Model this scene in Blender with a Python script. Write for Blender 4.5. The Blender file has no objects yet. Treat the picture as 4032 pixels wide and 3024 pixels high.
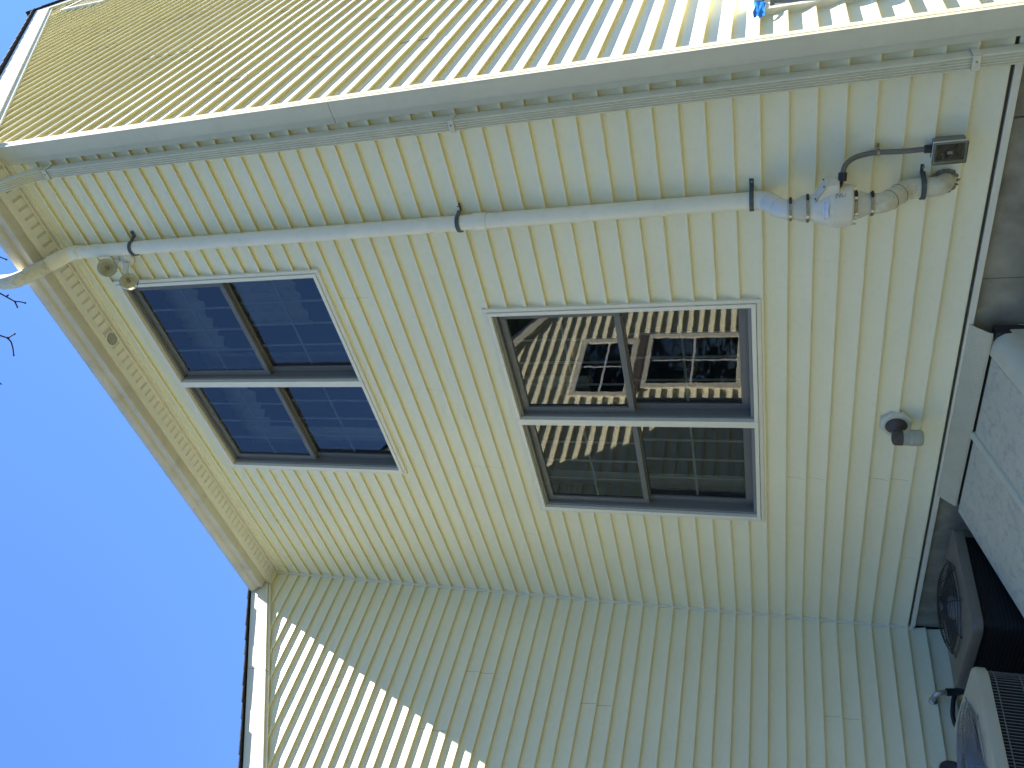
import bpy, math, random
from mathutils import Vector, Matrix, noise
random.seed(7)
D = bpy.data
S = bpy.context.scene
COL = S.collection
R_ = math.radians

# ------------------------------------------------------------------ camera
Z0 = 2.45                      # all coordinates below are relative to lap line 0; ground lies at -2.45
CAM = Vector((5.80437, -3.78726, -0.70016))
FWD = Vector((-0.62178134, 0.71365458, 0.32262224))
RGT = Vector((0.75312409, 0.65786777, -0.00375622))
UPV = Vector((0.21492341, -0.24063903, 0.94652036))
cd = D.cameras.new('camera'); cam = D.objects.new('camera', cd); COL.objects.link(cam)
cd.sensor_width = 36; cd.sensor_fit = 'HORIZONTAL'; cd.lens = 36 * 3054.25 / 4032
cd.clip_start = 0.05; cd.clip_end = 3000
Xc, Yc, Zc = -UPV, RGT, -FWD   # the phone was held on its side: picture-up is the right of the place
m = Matrix((Xc, Yc, Zc)).transposed().to_4x4()
m.translation = CAM + Vector((0, 0, Z0))
cam.matrix_world = m
S.camera = cam

# ------------------------------------------------------------------ light
SUN = Vector((0.60, 1.0, 2.257)).normalized()
sl = D.lights.new('sun', 'SUN'); sl.energy = 5.0; sl.angle = R_(0.5); sl.color = (1.0, 0.95, 0.88)
so = D.objects.new('sun', sl); COL.objects.link(so); so.location = (0, 0, 30)
so.rotation_euler = (-SUN).to_track_quat('-Z', 'Y').to_euler()
W = D.worlds.new('World'); S.world = W; W.use_nodes = True
nt = W.node_tree; nt.nodes.clear()
sky = nt.nodes.new('ShaderNodeTexSky'); sky.sky_type = 'NISHITA'; sky.sun_disc = False
sky.sun_elevation = math.asin(SUN.z); sky.sun_rotation = math.atan2(SUN.x, SUN.y)
sky.air_density = 1.0; sky.dust_density = 0.0; sky.ozone_density = 9.0
bg = nt.nodes.new('ShaderNodeBackground'); bg.inputs['Strength'].default_value = 0.068
wo = nt.nodes.new('ShaderNodeOutputWorld')
tint = nt.nodes.new('ShaderNodeMix'); tint.data_type = 'RGBA'; tint.blend_type = 'MULTIPLY'; tint.inputs[0].default_value = 1.0
tint.inputs[7].default_value = (0.76, 0.86, 0.98, 1)      # clear deep blue day, as the phone balanced it
nt.links.new(sky.outputs[0], tint.inputs[6]); nt.links.new(tint.outputs[2], bg.inputs['Color']); nt.links.new(bg.outputs[0], wo.inputs['Surface'])
S.view_settings.view_transform = 'Standard'; S.view_settings.look = 'None'
S.view_settings.exposure = 2.24; S.view_settings.gamma = 1.0
S.render.engine = 'CYCLES'
S.cycles.max_bounces = 10; S.cycles.transparent_max_bounces = 16

# ------------------------------------------------------------------ materials
def mat(name, col, rough=0.5, spec=0.5, metal=0.0, var=0.0, vscale=3.0, dirt=None, dscale=8.0, damt=0.0,
        bump=0.0, bscale=60.0, stretch=(1, 1, 1), trans=0.0, coat=0.0):
    M = D.materials.new(name); M.use_nodes = True
    n = M.node_tree; b = n.nodes['Principled BSDF']; L = n.links
    b.inputs['Base Color'].default_value = (*col, 1)
    b.inputs['Roughness'].default_value = rough
    b.inputs['Specular IOR Level'].default_value = spec
    b.inputs['Metallic'].default_value = metal
    b.inputs['Transmission Weight'].default_value = trans
    b.inputs['Coat Weight'].default_value = coat
    tc = n.nodes.new('ShaderNodeTexCoord')
    src = None
    if var > 0:
        t = n.nodes.new('ShaderNodeTexNoise'); t.inputs['Scale'].default_value = vscale; t.inputs['Detail'].default_value = 5
        L.new(tc.outputs['Object'], t.inputs['Vector'])
        mr = n.nodes.new('ShaderNodeMapRange'); mr.inputs['From Min'].default_value = 0.3; mr.inputs['From Max'].default_value = 0.7
        mr.inputs['To Min'].default_value = 1 - var; mr.inputs['To Max'].default_value = 1 + var
        L.new(t.outputs['Fac'], mr.inputs['Value'])
        mx = n.nodes.new('ShaderNodeVectorMath'); mx.operation = 'SCALE'; mx.inputs[0].default_value = col
        L.new(mr.outputs[0], mx.inputs['Scale']); src = mx.outputs[0]
        L.new(src, b.inputs['Base Color'])
    if dirt:
        t = n.nodes.new('ShaderNodeTexNoise'); t.inputs['Scale'].default_value = dscale; t.inputs['Detail'].default_value = 8
        t.inputs['Roughness'].default_value = 0.7
        L.new(tc.outputs['Object'], t.inputs['Vector'])
        cr = n.nodes.new('ShaderNodeValToRGB'); cr.color_ramp.elements[0].position = 0.5; cr.color_ramp.elements[1].position = 0.72
        cr.color_ramp.elements[0].color = (0, 0, 0, 1); cr.color_ramp.elements[1].color = (damt,) * 3 + (1,)
        L.new(t.outputs['Fac'], cr.inputs['Fac'])
        mi = n.nodes.new('ShaderNodeMix'); mi.data_type = 'RGBA'
        L.new(cr.outputs['Color'], mi.inputs[0])
        if src: L.new(src, mi.inputs[6])
        else: mi.inputs[6].default_value = (*col, 1)
        mi.inputs[7].default_value = (*dirt, 1)
        L.new(mi.outputs[2], b.inputs['Base Color'])
    if bump > 0:
        mp = n.nodes.new('ShaderNodeMapping'); mp.inputs['Scale'].default_value = stretch
        L.new(tc.outputs['Object'], mp.inputs['Vector'])
        t = n.nodes.new('ShaderNodeTexNoise'); t.inputs['Scale'].default_value = bscale; t.inputs['Detail'].default_value = 4
        L.new(mp.outputs[0], t.inputs['Vector'])
        bp = n.nodes.new('ShaderNodeBump'); bp.inputs['Strength'].default_value = bump; bp.inputs['Distance'].default_value = 0.002
        L.new(t.outputs['Fac'], bp.inputs['Height']); L.new(bp.outputs[0], b.inputs['Normal'])
    return M

CREAM = (0.87, 0.815, 0.535)
M = {}
M['sidA'] = mat('siding_vinyl', CREAM, 0.45, 0.35, var=0.035, vscale=1.3, dirt=(0.42, 0.40, 0.24), dscale=26, damt=0.10, bump=0.12, bscale=14, stretch=(1, 10, 16))
M['sidB'] = mat('siding_vinyl_side', CREAM, 0.45, 0.35, var=0.035, vscale=1.3, dirt=(0.42, 0.40, 0.24), dscale=26, damt=0.10, bump=0.12, bscale=14, stretch=(10, 1, 16))
M['sheath'] = mat('sheathing', (0.10, 0.095, 0.07), 0.9)
M['trim'] = mat('cream_trim', (0.78, 0.745, 0.57), 0.4, 0.4, var=0.03, vscale=4, dirt=(0.4, 0.36, 0.25), dscale=14, damt=0.15)
M['fascia'] = mat('fascia_aluminium', (0.78, 0.745, 0.56), 0.4, 0.4, var=0.03, vscale=3)
M['post'] = mat('corner_post_vinyl', (0.70, 0.65, 0.45), 0.45, 0.35, var=0.03, vscale=3, dirt=(0.38, 0.35, 0.22), dscale=14, damt=0.15)
M['gutter'] = mat('gutter_aluminium', (0.60, 0.57, 0.47), 0.42, 0.4, var=0.06, vscale=3, dirt=(0.33, 0.30, 0.24), dscale=5, damt=0.5)
M['soffit'] = mat('soffit_vinyl', (0.80, 0.78, 0.67), 0.5, 0.3, var=0.03, vscale=3, dirt=(0.5, 0.46, 0.34), dscale=10, damt=0.2)
M['down'] = mat('downspout_aluminium', (0.70, 0.66, 0.46), 0.4, 0.4, var=0.05, vscale=4, dirt=(0.4, 0.38, 0.28), dscale=12, damt=0.25)
M['win'] = mat('window_vinyl', (0.82, 0.78, 0.60), 0.35, 0.4, var=0.02, vscale=6)
M['sash'] = mat('sash_vinyl_shaded', (0.22, 0.222, 0.20), 0.4, 0.4, var=0.03, vscale=6)  # window vinyl darkened; recess and screen shade is put into the colour
M['gasket'] = mat('glazing_gasket', (0.03, 0.03, 0.03), 0.7)
M['munt'] = mat('grille_white', (0.8, 0.8, 0.78), 0.5)
M['pvc'] = mat('pvc_pipe', (0.84, 0.80, 0.60), 0.35, 0.45, var=0.03, vscale=5, dirt=(0.45, 0.45, 0.36), dscale=9, damt=0.2)
M['pvcd'] = mat('pvc_weathered', (0.68, 0.645, 0.46), 0.4, 0.45, var=0.06, vscale=14, dirt=(0.28, 0.27, 0.2), dscale=22, damt=0.6)
M['pvcb'] = mat('pvc_fitting', (0.72, 0.705, 0.58), 0.3, 0.5, var=0.03, vscale=8)
M['rub'] = mat('rubber_coupling', (0.60, 0.58, 0.43), 0.5, 0.4, var=0.05, vscale=10)
M['rubl'] = mat('rubber_coupling_glossy', (0.63, 0.68, 0.74), 0.35, 0.5)
M['fan'] = mat('fan_plastic', (0.73, 0.70, 0.54), 0.38, 0.45, var=0.03, vscale=9, dirt=(0.42, 0.41, 0.33), dscale=20, damt=0.25)
M['steel'] = mat('stainless_band', (0.30, 0.29, 0.26), 0.25, 0.5, metal=1.0)
M['strap'] = mat('strap_grey_plastic', (0.07, 0.085, 0.085), 0.5, 0.4, var=0.1, vscale=20, dirt=(0.25, 0.26, 0.26), dscale=30, damt=0.5)
M['black'] = mat('black_plastic', (0.018, 0.02, 0.022), 0.45, 0.5)
M['greyp'] = mat('conduit_grey', (0.16, 0.16, 0.135), 0.5, 0.4, var=0.08, vscale=20)
M['boxg'] = mat('box_grey', (0.21, 0.215, 0.185), 0.5, 0.4, var=0.05, vscale=20)
M['foam'] = mat('foam_sealant', (0.22, 0.19, 0.14), 0.9, 0.2, var=0.2, vscale=60, bump=0.6, bscale=90)
M['label'] = mat('label_white', (0.8, 0.8, 0.8), 0.4)
M['ink'] = mat('label_ink', (0.03, 0.035, 0.04), 0.6)
M['inkg'] = mat('label_grey_ink', (0.3, 0.31, 0.29), 0.6)
M['conc'] = mat('concrete', (0.31, 0.285, 0.205), 0.9, 0.2, var=0.3, vscale=5, dirt=(0.15, 0.14, 0.10), dscale=3.5, damt=0.7, bump=0.8, bscale=40)
M['bulk'] = mat('bulkhead_paint', (0.64, 0.60, 0.41), 0.4, 0.4, var=0.05, vscale=10)
M['bulkp'] = mat('bulkhead_door_paint', (0.60, 0.565, 0.40), 0.5, 0.35, var=0.04, vscale=6, dirt=(0.36, 0.355, 0.29), dscale=20, damt=1.0, bump=0.15, bscale=60)
M['hdr'] = mat('header_flashing', (0.54, 0.50, 0.34), 0.35, 0.4, var=0.05, vscale=8, dirt=(0.10, 0.10, 0.08), dscale=120, damt=0.35)
M['shing'] = mat('asphalt_shingle', (0.05, 0.052, 0.06), 0.95, 0.2, var=0.35, vscale=70, bump=0.8, bscale=300)
M['bark'] = mat('bark', (0.06, 0.045, 0.04), 0.9, 0.2, var=0.3, vscale=30)
M['twig'] = mat('twig_bark', (0.045, 0.03, 0.035), 0.85, 0.2, var=0.2, vscale=30)
M['actan'] = mat('ac_cabinet_tan', (0.13, 0.122, 0.095), 0.45, 0.4, var=0.08, vscale=6, dirt=(0.07, 0.065, 0.05), dscale=10, damt=0.4)
M['acwht'] = mat('ac_cabinet_beige', (0.46, 0.43, 0.30), 0.4, 0.4, var=0.06, vscale=6, dirt=(0.25, 0.24, 0.18), dscale=10, damt=0.35)
M['coil'] = mat('ac_coil_dark', (0.008, 0.009, 0.011), 0.6, 0.3, bump=0.6, bscale=30, stretch=(1, 1, 40))
M['wire'] = mat('guard_wire_dark', (0.02, 0.02, 0.022), 0.45, 0.4)
M['wireg'] = mat('guard_wire_grey', (0.22, 0.22, 0.22), 0.4, 0.5)
M['louv'] = mat('louver_tan', (0.17, 0.165, 0.14), 0.5, 0.4)
M['motor'] = mat('motor_steel', (0.25, 0.24, 0.22), 0.45, 0.5, metal=0.4)
M['copper'] = mat('line_metal', (0.5, 0.48, 0.44), 0.3, 0.5, metal=0.8)
M['bronze'] = mat('bronze_lamp', (0.085, 0.072, 0.062), 0.55, 0.5, metal=0.3, var=0.25, vscale=30, dirt=(0.12, 0.06, 0.035), dscale=30, damt=0.6)
M['plate'] = mat('mounting_block', (0.66, 0.645, 0.48), 0.45, 0.4, var=0.03, vscale=20)
M['flood'] = mat('floodlight_white', (0.78, 0.77, 0.68), 0.4, 0.4, var=0.04, vscale=20)
M['refl'] = mat('lamp_reflector', (0.86, 0.86, 0.80), 0.40, 0.5, metal=0.35, bump=0.6, bscale=30)
M['tape'] = mat('painters_tape', (0.01, 0.22, 0.72), 0.6, 0.3, var=0.08, vscale=20)
M['screen'] = mat('window_screen_grey', (0.22, 0.22, 0.21), 0.7, 0.3, var=0.05, vscale=40)
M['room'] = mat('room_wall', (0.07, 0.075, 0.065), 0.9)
M['curt'] = mat('curtain_cloth', (0.75, 0.75, 0.70), 0.9, 0.2, var=0.1, vscale=12)
M['curtd'] = mat('curtain_cloth_dark', (0.12, 0.05, 0.045), 0.9, 0.2, var=0.2, vscale=12)
M['brown'] = mat('brown_strip', (0.14, 0.11, 0.09), 0.7)
M['lawn'] = mat('lawn', (0.052, 0.052, 0.03), 0.95, 0.2, var=0.4, vscale=4, dirt=(0.08, 0.075, 0.045), dscale=1.3, damt=0.7, bump=0.9, bscale=80)
M['gravel'] = mat('gravel', (0.22, 0.21, 0.19), 0.95, 0.2, var=0.5, vscale=40, bump=1.0, bscale=60)
M['leaf'] = mat('evergreen_leaf', (0.07, 0.09, 0.03), 0.7, 0.3, var=0.4, vscale=2)

def glassmat(name, ior, tint=(1, 1, 1), rough=0.0, wav=0.02, ws=3.0):
    g = D.materials.new(name); g.use_nodes = True; n = g.node_tree; n.nodes.clear(); L = n.links
    o = n.nodes.new('ShaderNodeOutputMaterial'); mx = n.nodes.new('ShaderNodeMixShader')
    tr = n.nodes.new('ShaderNodeBsdfTransparent'); tr.inputs[0].default_value = (*tint, 1)
    gl = n.nodes.new('ShaderNodeBsdfGlossy'); gl.inputs['Roughness'].default_value = rough
    fr = n.nodes.new('ShaderNodeFresnel'); fr.inputs['IOR'].default_value = ior
    tc = n.nodes.new('ShaderNodeTexCoord'); nz = n.nodes.new('ShaderNodeTexNoise'); nz.inputs['Scale'].default_value = ws
    nz.inputs['Detail'].default_value = 2
    bp = n.nodes.new('ShaderNodeBump'); bp.inputs['Strength'].default_value = wav; bp.inputs['Distance'].default_value = 0.02
    L.new(tc.outputs['Object'], nz.inputs['Vector']); L.new(nz.outputs['Fac'], bp.inputs['Height'])
    L.new(bp.outputs[0], gl.inputs['Normal'])
    L.new(fr.outputs[0], mx.inputs[0]); L.new(tr.outputs[0], mx.inputs[1]); L.new(gl.outputs[0], mx.inputs[2])
    L.new(mx.outputs[0], o.inputs['Surface'])
    return g
M['glass'] = glassmat('window_glass', 2.35, (0.80, 0.86, 0.84), 0.0, 0.012, 5.0)
M['lens'] = glassmat('lamp_lens', 1.6, (0.92, 0.92, 0.8), 0.05, 0.3, 40)
def meshmat():
    g = D.materials.new('insect_mesh'); g.use_nodes = True; n = g.node_tree; n.nodes.clear(); L = n.links
    o = n.nodes.new('ShaderNodeOutputMaterial'); mx = n.nodes.new('ShaderNodeMixShader'); mx.inputs[0].default_value = .16
    tr = n.nodes.new('ShaderNodeBsdfTransparent'); df = n.nodes.new('ShaderNodeBsdfDiffuse'); df.inputs[0].default_value = (.035, .037, .035, 1)
    L.new(tr.outputs[0], mx.inputs[1]); L.new(df.outputs[0], mx.inputs[2]); L.new(mx.outputs[0], o.inputs['Surface'])
    return g
M['mesh'] = meshmat()
M['jar'] = mat('frosted_jar_glass', (0.62, 0.64, 0.52), 0.35, 0.5, trans=0.55, bump=0.5, bscale=60)
M['cover'] = glassmat('clear_cover', 1.6, (0.75, 0.78, 0.74), 0.15, 0.3, 30)

# ------------------------------------------------------------------ mesh helpers
def perp(d):
    d = d.normalized()
    a = Vector((0, 0, 1)) if abs(d.z) < 0.9 else Vector((1, 0, 0))
    u = d.cross(a).normalized()
    return u, d.cross(u).normalized()

class MB:
    def __init__(s): s.v = []; s.f = []
    def add(s, vs, fs):
        k = len(s.v); s.v += [tuple(p) for p in vs]; s.f += [tuple(i + k for i in f) for f in fs]; return s
    def box(s, x0, x1, y0, y1, z0, z1):
        vs = [(x, y, z) for z in (z0, z1) for y in (y0, y1) for x in (x0, x1)]
        return s.add(vs, [(0, 2, 3, 1), (4, 5, 7, 6), (0, 1, 5, 4), (2, 6, 7, 3), (0, 4, 6, 2), (1, 3, 7, 5)])
    def hexa(s, p):   # 8 points: bottom 4 ccw, top 4 ccw
        return s.add(p, [(3, 2, 1, 0), (4, 5, 6, 7), (0, 1, 5, 4), (1, 2, 6, 5), (2, 3, 7, 6), (3, 0, 4, 7)])
    def prism(s, poly, f0, f1):   # poly of 2d pts; f0,f1 map 2d->3d
        n = len(poly)
        vs = [f0(*p) for p in poly] + [f1(*p) for p in poly]
        fs = [tuple(range(n))[::-1], tuple(range(n, 2 * n))] + [(i, (i + 1) % n, n + (i + 1) % n, n + i) for i in range(n)]
        return s.add(vs, fs)
    def tube(s, pts, r, n=20, caps=True):
        pts = [Vector(p) for p in pts]; N = len(pts)
        rs = r if isinstance(r, (list, tuple)) else [r] * N
        d0 = (pts[1] - pts[0]).normalized(); u, w = perp(d0); rings = []
        prev = d0
        for i in range(N):
            if i == 0: d = d0
            elif i == N - 1: d = (pts[i] - pts[i - 1]).normalized()
            else: d = ((pts[i] - pts[i - 1]).normalized() + (pts[i + 1] - pts[i]).normalized()).normalized()
            q = prev.rotation_difference(d); u = q @ u; w = q @ w; prev = d
            rings.append([pts[i] + (u * math.cos(2 * math.pi * k / n) + w * math.sin(2 * math.pi * k / n)) * rs[i] for k in range(n)])
        vs = [p for R in rings for p in R]; fs = []
        for i in range(N - 1):
            for k in range(n):
                a = i * n + k; b = i * n + (k + 1) % n
                fs.append((a, a + n, b + n, b))
        if caps:
            fs.append(tuple(range(n))); fs.append(tuple(range((N - 1) * n, N * n))[::-1])
        return s.add(vs, fs)
    def lathe(s, prof, c, ax, n=32, caps=True):   # prof: (r, h) along ax from c
        c = Vector(c); ax = Vector(ax).normalized(); u, w = perp(ax)
        vs = [c + ax * h + (u * math.cos(2 * math.pi * k / n) + w * math.sin(2 * math.pi * k / n)) * r for r, h in prof for k in range(n)]
        fs = []
        for i in range(len(prof) - 1):
            for k in range(n):
                a = i * n + k; b = i * n + (k + 1) % n
                fs.append((a, a + n, b + n, b))
        if caps:
            fs.append(tuple(range(n))); fs.append(tuple(range((len(prof) - 1) * n, len(prof) * n))[::-1])
        return s.add(vs, fs)
    def sweep(s, poly, pts, ups):   # poly 2d offsets (a,b) in frame (side, up); pts path; each frame given
        n = len(poly); vs = []; fs = []
        for P, (a, b) in zip(pts, ups):
            vs += [Vector(P) + Vector(a) * x + Vector(b) * y for x, y in poly]
        for i in range(len(pts) - 1):
            for k in range(n):
                q = i * n + k; r = i * n + (k + 1) % n
                fs.append((q, r, r + n, q + n))
        fs.append(tuple(range(n))[::-1]); fs.append(tuple(range((len(pts) - 1) * n, len(pts) * n)))
        return s.add(vs, fs)

ORG = {}
def build(name, mb, material, parent=None, bevel=0.0, sharp=35, origin=None, flat=False, seg=2):
    og = Vector(origin) if origin is not None else (ORG[parent.name] if parent else Vector((0, 0, -Z0)))
    me = D.meshes.new(name)
    me.from_pydata([tuple(Vector(p) - og) for p in mb.v], [], mb.f)
    me.validate(); me.update()
    if not flat:
        me.shade_smooth(); me.set_sharp_from_angle(angle=R_(sharp))
    me.materials.append(material)
    o = D.objects.new(name, me); COL.objects.link(o)
    if parent: o.parent = parent
    else: o.location = og + Vector((0, 0, Z0))
    ORG[o.name] = og
    if bevel > 0:
        b = o.modifiers.new('bevel', 'BEVEL'); b.width = bevel; b.segments = seg; b.limit_method = 'ANGLE'; b.angle_limit = R_(40)
        b.harden_normals = False
    return o
def thing(name, label, cat, base, group=None):
    o = D.objects.new(name, None); COL.objects.link(o); o.location = Vector(base) + Vector((0, 0, Z0))
    ORG[o.name] = Vector(base); o['label'] = label; o['category'] = cat
    if group: o['group'] = group
    return o
def tag(o, label=None, cat=None, group=None, kind=None):
    if label: o['label'] = label
    if cat: o['category'] = cat
    if group: o['group'] = group
    if kind: o['kind'] = kind
    return o
def sub_empty(name, parent):
    o = D.objects.new(name, None); COL.objects.link(o); o.parent = parent; ORG[o.name] = ORG[parent.name]; return o
def copy_at(o, parent, delta):
    c = o.copy(); COL.objects.link(c); c.parent = parent; c.location = o.location + Vector(delta); ORG[c.name] = ORG[o.name]; return c

# ------------------------------------------------------------------ ground
GZ = -2.45
g = MB()
NG = 60
g.add([(-700, -700, GZ), (700, -700, GZ), (700, 700, GZ), (-700, 700, GZ)], [(0, 1, 2, 3)])
tag(build('ground', g, M['lawn']), kind='structure')
g = MB(); g.add([(0.02, -2.4, GZ + .004), (1.42, -2.4, GZ + .004), (1.42, -0.02, GZ + .004), (0.02, -0.02, GZ + .004)], [(0, 1, 2, 3)])
tag(build('gravel_bed', g, M['gravel']), kind='structure')

# ------------------------------------------------------------------ the house
e = 0.127
WX = 4.53                      # right hand end of the near wall
house = thing('house', 'cream vinyl sided two storey house with paired windows and white trim', 'house', (0, 0, GZ))

LW = (1.212, 3.156, -0.62, 1.06)      # lower window outer limits x0 x1 z0 z1
UW = (1.575, 3.517, 2.10, 3.80)

wallA = MB()
def holed(mb, x0, x1, y0, y1, z0, z1, holes):
    zs = sorted({z0, z1, *[h[2] for h in holes], *[h[3] for h in holes]})
    for a, b in zip(zs[:-1], zs[1:]):
        act = sorted([h for h in holes if h[2] < b - 1e-6 and h[3] > a + 1e-6])
        x = x0
        for h in act:
            mb.box(x, h[0], y0, y1, a, b); x = h[1]
        mb.box(x, x1, y0, y1, a, b)
ins = lambda w, d: (w[0] + d, w[1] - d, w[2] + d, w[3] - d)
holed(wallA, -0.1, WX - .001, 0.0005, 0.12, -1.70, 4.25, [ins(LW, .02), ins(UW, .02)])
wA = build('wall', wallA, M['sheath'], house)
wb = MB(); wb.prism([(0.0, 4.16), (-5.4, 1.33), (-5.4, GZ), (0.0, GZ)], lambda y, z: (-.12, y, z), lambda y, z: (-.0005, y, z))
wB = build('wall', wb, M['sheath'], house)
wc = MB(); wc.prism([(0.12, -1.70), (9.4, -1.70), (9.4, 4.25), (4.7, 7.84), (0.12, 4.33)], lambda y, z: (WX - .12, y, z), lambda y, z: (WX - .0005, y, z))
wC = build('wall', wc, M['sheath'], house)
# the rest of the shell closes the house so that no light leaks in
sh = MB()
sh.box(-6, WX - .2, 9.28, 9.4, GZ, 4.2)
sh.box(-6.1, -6, -5.4, 9.4, GZ, 4.2)
sh.box(-6, -.12, -5.4, -5.3, GZ, 1.32)
tag(build('wall', sh, M['sheath'], house))

PRO = [(0.002, 0.0150), (0.0195, 0.0022), (0.0225, 0.0), (0.0252, 0.0018), (0.0258, 0.0050), (0.0252, 0.0090), (0.0197, 0.0240), (0.0140, 0.0430), (0.0096, 0.0630), (0.0066, 0.0830), (0.0045, 0.1030), (0.0030, e + 0.015)]
def clip(prof, za, zb):
    out = []
    for i, (o, z) in enumerate(prof):
        if za - 1e-9 <= z <= zb + 1e-9: out.append((o, z))
        if i + 1 < len(prof):
            o2, z2 = prof[i + 1]
            for c in (za, zb):
                if min(z, z2) < c < max(z, z2):
                    t = (c - z) / (z2 - z); out.append((o + (o2 - o) * t, c))
    return out
def course(mb, wall, i, s0, s1, lift=0.0, za=-99, zb=99, sd=0.0):
    z0 = -i * e
    prof = [(o, z0 + dz) for o, dz in PRO]
    prof = clip(prof, za, zb)
    if len(prof) < 2: return
    f0 = s0 if callable(s0) else (lambda z: s0); f1 = s1 if callable(s1) else (lambda z: s1)
    L = max(abs(f1(z0) - f0(z0)), abs(f1(z0 + e) - f0(z0 + e)))
    n = max(2, int(L / 0.22) + 1); k = len(prof); vs = []; fs = []
    for a in range(n + 1):
        for j, (o, z) in enumerate(prof):
            s = f0(z) + (f1(z) - f0(z)) * a / n
            w = noise.noise(Vector((s * 1.1 + sd, z * 2.3, sd * 3.1))) * 0.0016 + noise.noise(Vector((s * 3.7, z * 5 + sd, 4.2))) * 0.0006
            zz = noise.noise(Vector((s * 0.8 + sd * 2, i * 7.7, 1.5))) * 0.0012
            oo = max(0.0012, o + lift + w * (0.3 + 0.7 * min(1, o / 0.012))) if j else 0.0008
            if wall == 'A': vs.append((s, -oo, z + zz))
            elif wall == 'B': vs.append((oo, s, z + zz))
            else: vs.append((WX + oo, s, z + zz))
    fl = (wall == 'A')
    for a in range(n):
        for j in range(k - 1):
            q = a * k + j
            f = (q, q + k, q + k + 1, q + 1)
            fs.append(f if fl else f[::-1])
    # closed vertical ends (thin sheet edge)
    mb.add(vs, fs)

# near wall: panels of two laps, cut round the windows, butted at seams
SEAM_A = {-7: [3.273], -6: [2.465], -5: [1.673], -14: [0.859], -8: [0.896], -4: [0.883], 4: [1.667], 6: [1.682], 3: [0.857], 5: [0.848], 7: [0.869],
          -10: [0.72], -12: [0.9], 0: [], 1: [], 2: []}
XA0, XA1 = 0.012, 4.475
for k in range(-15, 8):
    laps = [2 * k - 1, 2 * k] if k < 7 else [13]
    zb, zt = -laps[-1] * e, -(laps[0] - 1) * e
    segs = []
    act = [w for w in (LW, UW) if w[2] < zt and w[3] > zb]
    cuts = [XA0] + SEAM_A.get(k, []) + [XA1]
    for n_, (a, b) in enumerate(zip(cuts[:-1], cuts[1:])):
        lift = 0.0018 if (n_ % 2 == 1) else 0.0
        ov = -0.003 if len(cuts) > 2 and b != XA1 else 0.0
        ranges = [(a, b + ov)]
        if act:
            w = act[0]; ranges = []
            if a < w[0]: ranges.append((a, min(b + ov, w[0] + .004)))
            if b > w[1]: ranges.append((max(a, w[1] - .004), b))
        mbs = [MB() for _ in ranges]
        for mb_, (c, d) in zip(mbs, ranges):
            for i in laps: course(mb_, 'A', i, c, d, lift, sd=k * 1.7 + n_ * 11)
        if act and mbs:
            w = act[0]; c, d = max(a, w[0] - .002), min(b + ov, w[1] + .002)
            if d > c:
                for i in laps:
                    lo, hi = -i * e, -(i - 1) * e + .004
                    if lo < w[3] < hi: course(mbs[0], 'A', i, c, d, lift, za=w[3] - .003, sd=k * 1.7 + n_ * 11)
                    if lo < w[2] < hi: course(mbs[0], 'A', i, c, d, lift, zb=w[2] + .003, sd=k * 1.7 + n_ * 11)
                    if lo >= w[3]: course(mbs[0], 'A', i, c, d, lift, sd=k * 1.7 + n_ * 11)
                    if hi - .004 <= w[2]: course(mbs[0], 'A', i, c, d, lift, sd=k * 1.7 + n_ * 11)
        for mb_ in mbs:
            if mb_.v: build('siding_panel', mb_, M['sidA'], wA, sharp=22)

# left wall (under its sloping rake)
SEAM_B = {-6: [-0.81], -2: [-0.955], -7: [-1.338], 5: [-0.813], 2: [-1.9], -9: [-2.2], -11: [-1.1]}
rakeB = lambda z: min(-0.012, (z - 4.20) / 0.525)
for k in range(-16, 10):
    laps = [2 * k - 1, 2 * k]
    ztop = -(laps[0] - 1) * e
    end = lambda z: max(-5.38, rakeB(z) if False else -5.38)
    def lim(z): return max(-5.38, (z - 4.20) / 0.525 * 1.0) if False else z
    far = -0.012
    def near(z):
        # rake line z = 4.20 + 0.525*y : siding exists where y > (z-4.20)/0.525 is false below it
        y = -5.38
        return y
    def f_near(z):
        yr = (z - 4.22) / 0.525          # on the rake at this height (negative below 4.22)
        return -5.38 if yr < -5.38 else min(yr, -0.014)
    cuts = [None] + SEAM_B.get(k, []) + [None]
    for n_ in range(len(cuts) - 1):
        mb_ = MB()
        hi = far if cuts[n_] is None else cuts[n_]
        for i in laps:
            if -i * e > 4.1: continue
            if cuts[n_ + 1] is None: lo = f_near
            else:
                lo = cuts[n_ + 1] + 0.003
            course(mb_, 'B', i, lo, hi, 0.0018 if n_ % 2 else 0.0, zb=4.12, sd=k * 2.3 + 40 + n_ * 9)
        if mb_.v: build('siding_panel', mb_, M['sidB'], wB, sharp=22)

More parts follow.
